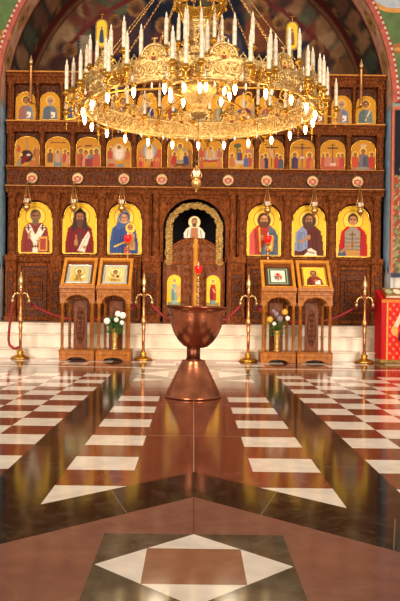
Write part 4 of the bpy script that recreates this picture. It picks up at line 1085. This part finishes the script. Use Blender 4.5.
# ------------------------------------------------------------------ vases with flowers inside the stands
def bouquet(x, y, z, label, specs, leaves, seed):
    v = thing('flower_vase', (x, y, z), {'w': 'slim amber vase standing in the second icon stand from the left', 'm': 'slim amber vase standing in the third icon stand from the left'}[leaves], 'vase', 'amber vases')
    m = MB(); m.lathe([(.045, 0), (.05, .008), (.03, .03), (.034, .1), (.04, .2), (.05, .27), (.058, .3), (.052, .3), (.04, .26), (.03, .15)], 0, 0, 20); m.build('body', M['vase_glass'], v)
    t = thing('bouquet', (x, y, z+.28), label, 'flowers')
    q = np.random.default_rng(seed)
    m = MB()
    for k in range(300 if leaves == 'w' else 110):
        a = q.uniform(0, 2*PI); r = abs(q.normal(0, .085)); zz = q.uniform(-.06, .17)
        r = min(r, .095); c = Vector((r*math.cos(a), r*math.sin(a)*.5-.02, zz)); d = Vector((math.cos(a), math.sin(a), q.uniform(-.2, .9))).normalized()
        l = q.uniform(.035, .07); sd = d.cross(Vector((0, 0, 1))).normalized()*l*.3; up = Vector((0, 0, .008))
        m.add([c, c+d*l*.5+sd+up, c+d*l, c+d*l*.5-sd+up, c+d*l*.5-up*.5], [(0,1,4), (1,2,4), (2,3,4), (3,0,4)])
    m.build('foliage', M['leaf'], t, kind='stuff')
    for (fx, fz, r, mt) in specs:
        m = MB(); fy = -.09
        m.tube([(0, 0, -.05), (fx*.5, fy*.4, fz*.55), (fx, fy, fz)], .003, 5, mi=1)
        for ring_, (nn, rr, tl) in enumerate(((7, 1.0, .25), (6, .75, .6), (4, .45, 1.0))):
            for k in range(nn):
                a = 2*PI*k/nn+ring_*.4
                dx, dz = math.cos(a), math.sin(a)
                m.sphere((fx+dx*r*rr*.55, fy-r*.35*tl, fz+dz*r*rr*.55), r*.45, 7, 5, sc=(1, .55, 1))
        m.sphere((fx, fy-r*.4, fz), r*.3, 7, 5)
        m.build('flower', [M[mt], M['leaf']], t)
bouquet(sx(-79.2), SY+.12, .1605, 'bouquet of white and blush blossoms with green leaves in a slim vase', ((-.105, .13, .05, 'petal'), (.05, .235, .045, 'petal'), (.12, .215, .05, 'petal'), (.03, .15, .036, 'petal'), (.11, .11, .034, 'petal')), 'w', 3)
bouquet(sx(85.0), SY+.14, .1605, 'loose bouquet of yellow and mauve flowers in the third icon stand', ((-.11, .18, .045, 'petal_yellow'), (-.02, .26, .04, 'petal_mauve'), (.1, .29, .045, 'petal_yellow'), (.03, .19, .045, 'petal_mauve'), (.14, .2, .035, 'petal'), (-.06, .3, .03, 'petal_mauve'), (-.05, .12, .03, 'petal')), 'm', 5)

# ------------------------------------------------------------------ brass rope posts
PY = 10.49; PSC = PY/F
def post_proto():
    t = thing('rope_post', (0, PY, .0045), '', 'rope post', 'brass rope posts')
    m = MB(); m.lathe([(.14, 0), (.142, .012), (.125, .03), (.075, .045), (.05, .06), (.042, .075), (.055, .09), (.055, .10), (.03, .12), (.028, .15)], 0, 0, 28)
    for k in range(3):
        a = 2*PI*k/3+.5; m.sphere((.12*math.cos(a), .12*math.sin(a), .012), .022, 8, 5, sc=(1, 1, .6))
    m.build('base', M['gold'], t)
    m = MB(); m.lathe([(.02, .14), (.024, .3), (.022, .42), (.034, .45), (.022, .48), (.036, .53), (.046, .57), (.036, .62), (.024, .65), (.022, .72), (.02, .98), (.034, 1.0), (.02, 1.02)], 0, 0, 14)
    for k in range(10): m.tube([(.023*math.cos(a), .023*math.sin(a), .66+.033*k) for a in np.linspace(0, 2*PI, 12, endpoint=False)], .005, 4, closed=True)
    m.build('pole', M['post'], t)
    m = MB(); m.lathe([(.014, 1.0), (.03, 1.03), (.016, 1.05), (.03, 1.08), (.04, 1.12), (.034, 1.16), (.016, 1.21), (.004, 1.26), (.001, 1.27)], 0, 0, 12, mod=lambda a, z: 1+.14*math.cos(6*a))
    m.build('finial', M['pale_brass'], t)
    for s in (-1, 1):
        m = MB(); m.tube([(0, 0, .93), (s*.05, 0, .95), (s*.09, 0, .94), (s*.11, 0, .90), (s*.12, 0, .86)], [.012, .011, .011, .015, .018], 8); m.sphere((s*.05, 0, .955), .016, 6, 4)
        m.lathe([(.021, -.05), (.024, -.02), (.021, 0)], s*.12, 0, 10, 0, .86)
        m.build('hook', M['pale_brass'], t)
    return t
PD = (-172.6, -49.6, 55.2, 171.3)
LAB_P = ['brass rope post with flame finial at the far left end', 'brass rope post between the left icon stands and the font', 'brass rope post between the font and the right icon stands', 'brass rope post beside the red draped stand']
p0 = post_proto(); p0.location.x = PD[0]*PSC; p0['label'] = LAB_P[0]
posts = [p0]
for d, lb in zip(PD[1:], LAB_P[1:]): posts.append(dup(p0, (d*PSC, PY, .0045), lb))
def rope(name, pts, label):
    m = MB(off=tuple(pts[0])); n = len(pts)
    m.tube(pts, .019, 8)
    m.build(name, M['velvet'])
    o = bpy.context.scene.collection.objects[-1]
    return tag(o, label, 'rope', 'red velvet ropes')
def cat(p, q, sag, yb, n=40):
    P, Q = Vector(p), Vector(q); out = []
    for i in range(n+1):
        t = i/n; w = 4*t*(1-t); v = P.lerp(Q, t); v.z -= sag*w; out.append(v)
    if yb > PY+.05:
        out = [P, Vector((P.x, PY+.06, P.z-.005)), Vector((P.x+.004, yb-.03, P.z-.012))]+[Vector((P.x+.01+(Q.x-P.x-.02)*i/n, yb, P.z-.02-sag*4*(i/n)*(1-i/n))) for i in range(n+1)]+[Vector((Q.x-.004, yb-.03, Q.z-.012)), Vector((Q.x, PY+.06, Q.z-.005)), Q]
    return out
HX = .12; HZ = .808
px_ = [d*PSC for d in PD]
rope('velvet_rope', [(px_[0]-HX, PY, HZ+.003)]+[(px_[0]-HX-.05*math.sin(PI*.5*t), PY-.02*t, HZ-.62*t) for t in np.linspace(.1, .85, 10)]+[(px_[0]-HX-.03, PY-.03, .2), (px_[0]-HX+.03, PY-.04, .155), (px_[0]-.04, PY-.06, .15), (px_[0]-.01, PY-.05, .18)], 'red velvet rope hanging loose in a loop from the leftmost post')
rope('velvet_rope', cat((px_[0]+HX, PY, HZ), (px_[1]-HX, PY, HZ), .22, 10.64), 'red velvet rope running behind the two left icon stands')
rope('velvet_rope', cat((px_[1]+HX, PY, HZ), (px_[2]-HX, PY, HZ), .36, 10.49), 'red velvet rope sagging behind the copper font')
rope('velvet_rope', cat((px_[2]+HX, PY, HZ), (px_[3]-HX, PY, HZ), .22, 10.64), 'red velvet rope running behind the two right icon stands')
rope('velvet_rope', [(px_[3]+HX, PY, HZ), (px_[3]+HX, PY+.08, HZ-.01), (px_[3]+HX+.005, PY+.2, HZ-.02), (px_[3]+HX+.03, PY+.26, HZ-.03)]+[(px_[3]+HX+.06+1.3*t, PY+.275, HZ-.04-.5*t*(1-t)) for t in np.linspace(0, 1, 20)], 'red velvet rope passing behind the red draped stand')

# ------------------------------------------------------------------ draped stand at the right with the gilt book
LX0, LX1, LY0, LY1 = 2.70, 3.62, 10.33, 10.70
ls = thing('draped_stand', ((LX0+LX1)/2, (LY0+LY1)/2, .0045), 'reading stand draped to the floor in red and gold brocade, at the right edge', 'draped stand')
of = ((LX0+LX1)/2, (LY0+LY1)/2, .0045)
ZF, ZBK = .915, 1.07
nx, nz = 90, 100
xs = np.linspace(LX0, LX1, nx+1); zs = np.linspace(.06, ZF, nz+1)
U, V = np.meshgrid(xs, zs, indexing='ij'); u = (U-LX0).ravel(); v = V.ravel()
p = Paint(u, v, (196, 22, 26))
q = np.sin(u*62)*np.sin(v*50); p._put((q > .55).astype(float), (206, 120, 50)); p._put((np.abs(np.sin(u*31+v*25)*np.sin(u*31-v*25)) > .93).astype(float), (214, 60, 44))
p._put(((u > .075) & (u < .095)).astype(float), (214, 146, 56)); p._put((u < .075).astype(float), (176, 16, 24)); p._put((v > ZF-.03).astype(float), (206, 120, 50))
p.poly([(.15, .50), (.22, .50), (.36, .78), (.42, .9), (.34, .88)], (226, 190, 160)); p.poly([(.24, .35), (.36, .25), (.46, .3), (.46, .72), (.36, .74), (.28, .55)], (60, 26, 30)); p.ell(.19, .48, .05, .07, (210, 150, 80)); p.ell(.4, .8, .06, .07, (226, 180, 110)); p.poly([(.30, .3), (.33, .3), (.34, .7), (.31, .7)], (196, 130, 60)); p.poly([(.5, .3), (.66, .45), (.56, .74), (.48, .7)], (220, 170, 120))
yv = LY0+.010*np.sin(u*26)*(1-(v/ZF)**2)
m = MB(off=of)
m.add(list(zip(U.ravel(), yv, v)), [(i*(nz+1)+j, (i+1)*(nz+1)+j, (i+1)*(nz+1)+j+1, i*(nz+1)+j+1) for i in range(nx) for j in range(nz)], 0, lin_arr(p.C), smooth=True)
red = lin((176, 16, 24))
ny = 24; ysd = np.linspace(LY0, LY1, ny+1)
for xx in (LX0, LX1):
    vs = []
    for k, y in enumerate(ysd):
        t = k/ny; zt = ZF+(ZBK-ZF)*t; wv = .008*math.sin(k*1.5)
        vs += [(xx+wv, y, .06), (xx+wv*.5, y, .5), (xx, y, zt)]
    m.add(vs, [(3*k+j, 3*k+3+j, 3*k+4+j, 3*k+1+j) for k in range(ny) for j in range(2)], 0, red, smooth=True)
m.add([(LX0, LY0, ZF), (LX1, LY0, ZF), (LX1, LY1, ZBK), (LX0, LY1, ZBK), (LX0, LY1, .06), (LX1, LY1, .06)], [(0,1,2,3), (3,2,5,4)], 0, lin((186, 18, 26)))
m.tube([(LX0, LY0-.004, ZF), (LX1, LY0-.004, ZF)], .012, 6, col=lin((206, 130, 56)))
m.build('brocade_cloth', M['paint'], ls)
m = MB(off=of); m.box(LX0-.006, LX1+.006, LY0-.012, LY1+.005, .006, .065, bev=.008)
for k in range(70): m.tube([(LX0+.006+k*.0128, LY0-.014, .062), (LX0+.006+k*.0128, LY0-.016, .008)], .0045, 4)
m.build('gold_fringe', M['gilt_wood'], ls)
tl = math.atan2(ZBK-ZF, LY1-LY0)
bk = thing('gilt_book', (2.94, LY0+.06, ZF+.040), 'gilt-covered book with enamel ovals lying on the red draped stand', 'book', rot=(tl, 0, 0))
m = MB(); m.box(-.16, .2, 0, .24, .0, .035); m.build('pages', M['candle'], bk)
m = MB(); m.box(-.17, .21, -.01, .25, .035, .05); m.box(-.17, .21, -.01, .25, -.008, 0); m.box(-.17, -.16, -.01, .25, -.008, .048); m.build('cover', M['pale_brass'], bk)
for bx, by, rx, ry, c in ((-.10, .12, .045, .07, (176, 186, 140)), (.02, .12, .05, .08, (236, 226, 196)), (.14, .12, .045, .07, (120, 140, 130))):
    m = MB(); n = 24
    m.add([(bx+rx*math.cos(2*PI*k/n), by+ry*math.sin(2*PI*k/n), .054) for k in range(n)]+[(bx+rx*1.15*math.cos(2*PI*k/n), by+ry*1.15*math.sin(2*PI*k/n), .048) for k in range(n)], [tuple(range(n))]+[(n+k, n+(k+1) % n, (k+1) % n, k) for k in range(n)], 0, lin(c))
    m.build('enamel_oval', M['paint'], bk)

# ------------------------------------------------------------------ hanging vigil lamps
def lamp_proto(name, chain, label):
    t = thing(name, (0, 0, 0), label, 'hanging lamp')
    m = MB(); m.lathe([(.001, -.13), (.014, -.12), (.008, -.10), (.03, -.08), (.05, -.05), (.058, -.02), (.05, 0), (.036, .015), (.05, .03), (.06, .04), (.052, .045)], 0, 0, 14, mod=lambda a, z: 1+.05*math.cos(7*a)); m.build('bowl', M['brass'], t)
    m = MB(); m.lathe([(.03, .04), (.038, .07), (.04, .11), (.034, .11), (.03, .06)], 0, 0, 12); m.build('glass', M['white_glass'], t)
    m = MB()
    for k in range(3):
        a = 2*PI*k/3+PI/6
        m.tube([(.058*math.cos(a), .058*math.sin(a), .03), (.07*math.cos(a), .07*math.sin(a), .07), (.055*math.cos(a), .055*math.sin(a), .1), (.006*math.cos(a), .006*math.sin(a), chain)], .005, 5)
    m.sphere((0, 0, chain), .012, 6, 4); m.build('chain', M['brass'], t)
    return t
LPOS = ((-164.4, 'nearest the left end, before the bishop icon'), (-118.4, 'before the hooded abbot icon'), (-71.4, 'before the mother and child icon'), (71.4, 'before the icon with the golden book'), (117.4, 'before the shaggy prophet icon'), (162.3, 'nearest the right end, before the soldier icon'))
lp = None
for d, w in LPOS:
    loc = (PX(d), YI-.24, PZ(209.5)); lb = 'small brass hanging oil lamp '+w
    if lp is None:
        lp = lamp_proto('hanging_lamp', .36, lb); lp.location = loc; lp['group'] = 'brass lamps before the big icons'
        m = MB(); m.tube([(0, 0, .36), (0, .06, .40), (0, .12, .415), (0, .155, .42)], .008, 6); m.build('bracket', M['brass'], lp)
    else: dup(lp, loc, lb)
# ------------------------------------------------------------------ standing lamps with red glass cups
def red_lamp(x, y, z0, ztop, label):
    t = thing('lamp_stand', (x, y, z0), label, 'lamp stand', 'red cup lamp stands')
    h = ztop-z0; m = MB()
    m.lathe([(.11, 0), (.11, .015), (.05, .04), (.025, .07), (.018, .12)], 0, 0, 18); m.build('base', M['brass'], t)
    m = MB(); pr = [(.016, .1), (.016, h-.62)]
    for k in range(6):
        z = h-.6+k*.085; pr += [(.014, z), (.03+.006*(k % 2), z+.022), (.034, z+.03), (.016, z+.05)]
    pr += [(.015, h-.08), (.045, h-.05), (.05, h-.045), (.02, h-.04)]
    m.lathe(pr, 0, 0, 14); m.build('pole', M['brass'], t)
    m = MB(); m.lathe([(.02, h-.045), (.042, h-.02), (.058, h+.03), (.06, h+.055), (.052, h+.08), (.046, h+.08), (.05, h+.05), (.036, h-.01)], 0, 0, 16, mod=lambda a, z: 1+.05*math.cos(8*a)); m.build('cup', M['red_glass'], t)
    m = MB(); m.lathe([(.012, h), (.012, h+.12), (.009, h+.13), (.001, h+.15)], 0, 0, 8); m.build('taper', M['candle'], t)
    return t
red_lamp(PX(-66.2)*.985, 11.5, ZS, .9+(299-241)*11.5/F, 'tall brass lamp with red glass cup before the mother and child icon')
red_lamp(.073, 11.46, ZS, .9+(299-271)*11.46/F, 'brass lamp with red glass cup before the middle doors, behind the font')
red_lamp(PX(73.5)*.985, 11.5, ZS, .9+(299-240)*11.5/F, 'tall brass lamp with red glass cup before the icon with golden book')
# ------------------------------------------------------------------ the great gilt chandelier
CHX, CHY, CZ = .035, 8.0, 2.97
RC = 1.267
ch = thing('chandelier', (CHX, CHY, CZ), 'vast round gilt chandelier with candles and lit bulbs hanging above the floor', 'chandelier')
GF = M['gold_filigree']; GO = M['gold']
def pol(r, phi, z):                       # phi in degrees from the side facing the nave door (-y)
    a = math.radians(phi); return (r*math.sin(a), -r*math.cos(a), z)
def band(name, R, z0, z1, nseg, th=.012):
    m = MB(); n = 96
    prof = [(R-th, z0), (R+th, z0), (R+th, z1), (R-th, z1), (R-th, z0)]
    vs = []; fs = []
    for k in range(n):
        for r, z in prof[:4]: vs.append(pol(r, 360*k/n, z))
    for k in range(n):
        k2 = (k+1) % n
        for j in range(4): fs.append((k*4+j, k2*4+j, k2*4+(j+1) % 4, k*4+(j+1) % 4))
    m.add(vs, fs, 0)
    for z, rr in ((z0, .02), (z1, .017), (z0+.045, .008), (z1-.04, .008)):
        m.tube([pol(R, 360*k/n, z) for k in range(n)], rr, 6, closed=True)
    zc = (z0+z1)/2; h = (z1-z0)
    for k in range(nseg):
        for sd in (-1, 1):
            rr = R+sd*(th+.004); c = 360*(k+.5)/nseg; u = 1 if k % 2 else -1
            m.tube([pol(rr, c+math.degrees(a/R), zc+b) for a, b in spiral(0, 0, h*.36, h*.08, u*PI/2, 1.7*u, 18)], .011, 5)
            m.sphere(pol(rr, c, zc), .02, 6, 4)
            m.sphere(pol(rr, 360*k/nseg, zc+h*.25), .017, 6, 4); m.sphere(pol(rr, 360*k/nseg, zc-h*.25), .017, 6, 4)
    return m, name
ZB0, ZB1 = 0.0, .20
m, nm = band('ring_band', RC, ZB0, ZB1, 60); m.build(nm, GF, ch)
# cresting of little leaves on the band
m = MB()
for k in range(96):
    f = 360*k/96
    m.tube([pol(RC, f-1.5, ZB1), pol(RC, f-1.2, ZB1+.03), pol(RC, f, ZB1+.055), pol(RC, f+1.2, ZB1+.03), pol(RC, f+1.5, ZB1)], .007, 4); m.sphere(pol(RC, f, ZB1+.06), .011, 5, 4)
m.build('cresting', GF, ch)
# twelve arched plaques with a small painted medallion on both faces
m = MB(); n = 16; r = .13
poly = [(-r, -.05), (r, -.05)]+[(r*math.cos(PI*i/n), .0+r*math.sin(PI*i/n)) for i in range(n+1)]
m.plate(poly, -.012, .012)
for y in (-.016, .016):
    m.tube([(r*math.cos(PI*i/n), y, r*math.sin(PI*i/n)) for i in range(n+1)], .014, 6); m.tube([(r*.62*math.cos(PI*i/n), y, r*.62*math.sin(PI*i/n)) for i in range(n+1)], .008, 5)
    for i in range(9):
        a = PI*(i+.5)/9; m.sphere((r*.8*math.cos(a), y, r*.8*math.sin(a)), .014, 6, 4)
for i in range(5): m.sphere((0, 0, r+.01+i*.013), .016-.002*i, 6, 4)
m.tube([(-.03, 0, r+.06), (.03, 0, r+.06)], .008, 5)
pq = m.build('arched_plaque', GF, ch)
m = MB()
for y in (-.02, .02):
    vs, fs, cc = disc_paint(.052, lambda p: (p.ell(0, 0, .92, .92, (196, 150, 70)), p.ell(0, -.5, .5, .45, (120, 50, 40)), p.ell(0, .15, .45, .45, (236, 200, 110)), p.ell(0, .12, .26, .32, (120, 76, 48))), (110, 70, 30), 8, 24)
    m.add([(a, y, c+.03) for a, b, c in vs], fs, 0, cc)
m.build('medallion', M['paint'], pq)
for k in range(12):
    f = 10+30*k; loc = pol(RC, f, ZB1+.0)
    if k == 0: pq.location = loc; pq.rotation_euler = (0, 0, math.radians(f))
    else: dup_part(pq, ch, loc, (0, 0, math.radians(f)))
# bulbs: a socket with a glowing flame-shaped bulb hanging from a short arm
m = MB(); m.lathe([(.001, -.125), (.006, -.118), (.014, -.098), (.020, -.075), (.019, -.05), (.013, -.028), (.011, -.02)], 0, 0, 12)
bu = m.build('bulb', M['bulb'], ch)
m = MB(); m.lathe([(.012, -.03), (.02, -.022), (.017, -.005), (.026, .0), (.01, .012), (.008, .03)], 0, 0, 10); m.build('socket', GO, bu)
first = True
def put(o, loc, rz=0.):
    global first_use
    if o.name not in used: used.add(o.name); o.location = loc; o.rotation_euler = (0, 0, rz)
    else: dup_part(o, ch, loc, (0, 0, rz))
used = set()
for k in range(24): put(bu, pol(RC+.012*(k % 2), 15*k, -.025))
for k in range(9): put(bu, pol(.34, 40*k+12, .26))
# candles with drip pans
m = MB(); m.lathe([(.021, .03), (.0195, .09), (.0215, .12), (.019, .17), (.0205, .2), (.018, .29), (.013, .305), (.008, .31), (.01, .325), (.006, .345), (.001, .36)], 0, 0, 10)
ca = m.build('candle', M['candle'], ch)
m = MB(); m.lathe([(.008, -.07), (.014, -.05), (.008, -.035), (.02, -.015), (.04, .0), (.046, .012), (.028, .014), (.024, .045), (.02, .045)], 0, 0, 12, mod=lambda a, z: 1+.08*math.cos(6*a)); m.build('drip_pan', GO, ca)
# arms with three candles, outside the ring, between the plaques
for k in range(12):
    f = 25+30*k; m = MB()
    for df, rr, zz in ((-5.5, 1.40, .09), (0, 1.50, .01), (5.5, 1.40, .09)):
        pts = []
        for i in range(15):
            t = i/14; r_ = RC+(rr-RC)*t; z_ = .1-.11*math.sin(PI*t)*(1-.2*t)+(zz-.17)*t**2
            pts.append(pol(r_, f+df*t, z_))
        m.tube(pts, .012, 6)
        m.tube([pol(RC+.06+a*.7, f+df*.5, .08+b) for a, b in spiral(.03, -.02, .06, .012, 0, 1.6, 16)], .008, 5)
        m.sphere(pol(rr, f+df, zz-.075), .022, 8, 5)
        for q in range(5): m.sphere(pol(rr, f+df, zz-.11-.02*q), .011-.0015*q, 6, 4)
    m.build('arm', GO, ch)
    for df, rr, zz in ((-5.5, 1.40, .09), (0, 1.50, .01), (5.5, 1.40, .09)): put(ca, pol(rr, f+df, zz))
    for df, zz in ((-10, .08), (8, .0), (-1.5, .12)): put(ca, pol(RC-.02, f+df, ZB1+zz))
# inner crown on ribs, central drum with a gallery of candles
m, nm = band('inner_band', .34, .27, .35, 18); m.build(nm, GF, ch)
for k in range(12): put(ca, pol(.34, 30*k+6, .42))
for k in range(6):
    f = 60*k+25; m = MB(); pts = []
    for i in range(17):
        t = i/16; pts.append(pol(RC-(RC-.34)*t, f, .12+.12*math.sin(PI*t)*(1-t)+.17*t))
    m.tube(pts, .014, 6)
    for c, r_, s_ in ((.95, .08, 1), (.55, .07, -1)):
        m.tube([pol(c+a, f, .18+b) for a, b in spiral(0, 0, r_, .015, 0, 1.6*s_, 16)], .009, 5)
    m.build('rib', GO, ch)
m = MB(); m.lathe([(.001, -.06), (.06, -.055), (.1, -.03), (.12, .0), (.105, .03), (.08, .05), (.1, .09), (.15, .16), (.2, .24), (.21, .3), (.16, .33)], 0, 0, 28, mod=lambda a, z: 1+.04*math.cos(12*a)); m.build('boss', GF, ch)
for k in range(6):
    m = MB(); m.tube([pol(.2, 60*k, .29), pol(.34, 60*k, .3)], .012, 5); m.build('spoke', GO, ch)
m = MB(); m.lathe([(.15, .3), (.18, .33), (.155, .37), (.15, .92), (.18, .95), (.19, .98), (.15, 1.0)], 0, 0, 28)
for k in range(12):
    for j in range(4):
        zc = .42+.14*j; u = 1 if (k+j) % 2 else -1
        m.tube([pol(.16, 360*k/12+math.degrees(a/.16), zc+b) for a, b in spiral(0, 0, .055, .012, 0, 1.6*u, 12)], .008, 4)
m.build('drum', GF, ch)
m, nm = band('drum_gallery', .25, .60, .65, 16)
for k in range(6): m.tube([pol(.14, 60*k, .58), pol(.25, 60*k, .62)], .01, 5)
m.build(nm, GF, ch)
for k in range(10): put(ca, pol(.25, 36*k+3, .72))
m, nm = band('upper_crown', .27, 1.17, 1.27, 14)
for k in range(10):
    f = 36*k; m.tube([pol(.27, f+math.degrees(a/.27), 1.22+b) for a, b in spiral(0, 0, .075, .02, 0, 1.5, 14)], .014, 5); m.sphere(pol(.28, f+18, 1.15), .025, 6, 4)
    m.tube([pol(.18, f, .97), pol(.22, f, 1.08), pol(.27, f, 1.17)], .009, 5)
m.build(nm, GO, ch)
# chains from the hook down to the ring
m = MB(); m.lathe([(.04, 1.84), (.06, 1.88), (.03, 1.92), (.02, 2.6)], 0, 0, 12); m.lathe([(.02, 1.25), (.02, 1.9)], 0, 0, 8); m.build('suspension_rod', GO, ch)
for k in range(12):
    f = 10+30*k+(0 if k % 2 else 0); m = MB()
    a, b = Vector(pol(.05, f, 1.88)), Vector(pol(RC, f, ZB1+.16 if False else ZB1+.02)); n = 46
    side = Vector((math.cos(math.radians(f)), math.sin(math.radians(f)), 0))
    for i in range(n):
        p0_, p1_ = a.lerp(b, i/n), a.lerp(b, (i+.86)/n); w = side*(.010 if i % 2 else .004)
        m.tube([p0_-w, p1_-w], .0045, 4); m.tube([p0_+w, p1_+w], .0045, 4)
    m.build('chain', M['brass'], ch)
# crystal drops on the arms and inside the ring
m = MB(); m.lathe([(.001, -.09), (.014, -.06), (.01, -.03), (.003, -.02), (.001, 0)], 0, 0, 6)
cr = m.build('crystal_drop', M['crystal'], ch)
for k in range(24): put(cr, pol(1.18, 15*k+7, .02))
for k in range(24): put(cr, pol(1.36, 15*k+2, .06))
# a vigil lamp on a thin wire below the chandelier
zl = H+(299-181)*8.0/F
vl = lamp_proto('hanging_lamp', .16, 'gilt oil lamp hanging on a thin wire from the middle of the chandelier')
vl.location = (CHX-.02, CHY, zl)
m = MB(); m.tube([(0, 0, .15), (.02, 0, CZ-.062-zl)], .0035, 5); m.sphere((0, 0, .21), .022, 8, 6, sc=(.8, .8, 1.3)); m.build('wire', M['wire'], vl)

# ------------------------------------------------------------------ light
def plight(name, loc, e, col, r=.1):
    l = bpy.data.lights.new(name, 'POINT'); l.energy = e; l.color = col; l.shadow_soft_size = r
    o = bpy.data.objects.new(name, l); COL.objects.link(o); o.location = loc; return o
for k in range(6):
    x, y, z = pol(.9, 60*k+30, -.10)
    plight('chandelier_light', (CHX+x, CHY+y, CZ+z), 8, (1, .80, .54), .12)
wd = bpy.data.worlds.new('nave_daylight'); SC.world = wd; wd.use_nodes = True
bg = wd.node_tree.nodes['Background']; bg.inputs['Color'].default_value = (1, .90, .79, 1); bg.inputs['Strength'].default_value = .54
# added fill lamps behind the viewer, narrowed and aimed to brighten the icon screen
for s, e in ((-1, 175), (1, 175)):
    l = bpy.data.lights.new('screen_fill_light', 'AREA'); l.shape = 'RECTANGLE'; l.size = 3.6; l.size_y = 5.4; l.energy = e; l.color = (1, .88, .73); l.spread = math.radians(54)
    o = bpy.data.objects.new('screen_fill_light', l); COL.objects.link(o); o.location = (s*5.5, -4.5, 3.5)
    o.rotation_euler = (Vector((s*.5, 11.7, 1.2))-Vector((s*5.5, -4.5, 3.5))).to_track_quat('-Z', 'Y').to_euler()

# ------------------------------------------------------------------ camera
cam = bpy.data.cameras.new('camera'); co = bpy.data.objects.new('camera', cam); COL.objects.link(co)
cam.sensor_fit = 'VERTICAL'; cam.sensor_height = 36; cam.lens = 36*F/601
co.location = (0, 0, H)
ROLL = math.radians(.7)
co.rotation_euler = (PI/2, 0, 0)
co.rotation_euler = (Matrix.Rotation(PI/2, 3, 'X') @ Matrix.Rotation(ROLL, 3, 'Z')).to_euler()
cam.shift_x = 6.5/601; cam.shift_y = -1.5/601
cam.clip_start = .05
SC.camera = co
SC.view_settings.view_transform = 'Standard'; SC.view_settings.look = 'None'; SC.view_settings.gamma = 1
SC.view_settings.use_curve_mapping = False
SC.view_settings.exposure = 0.22
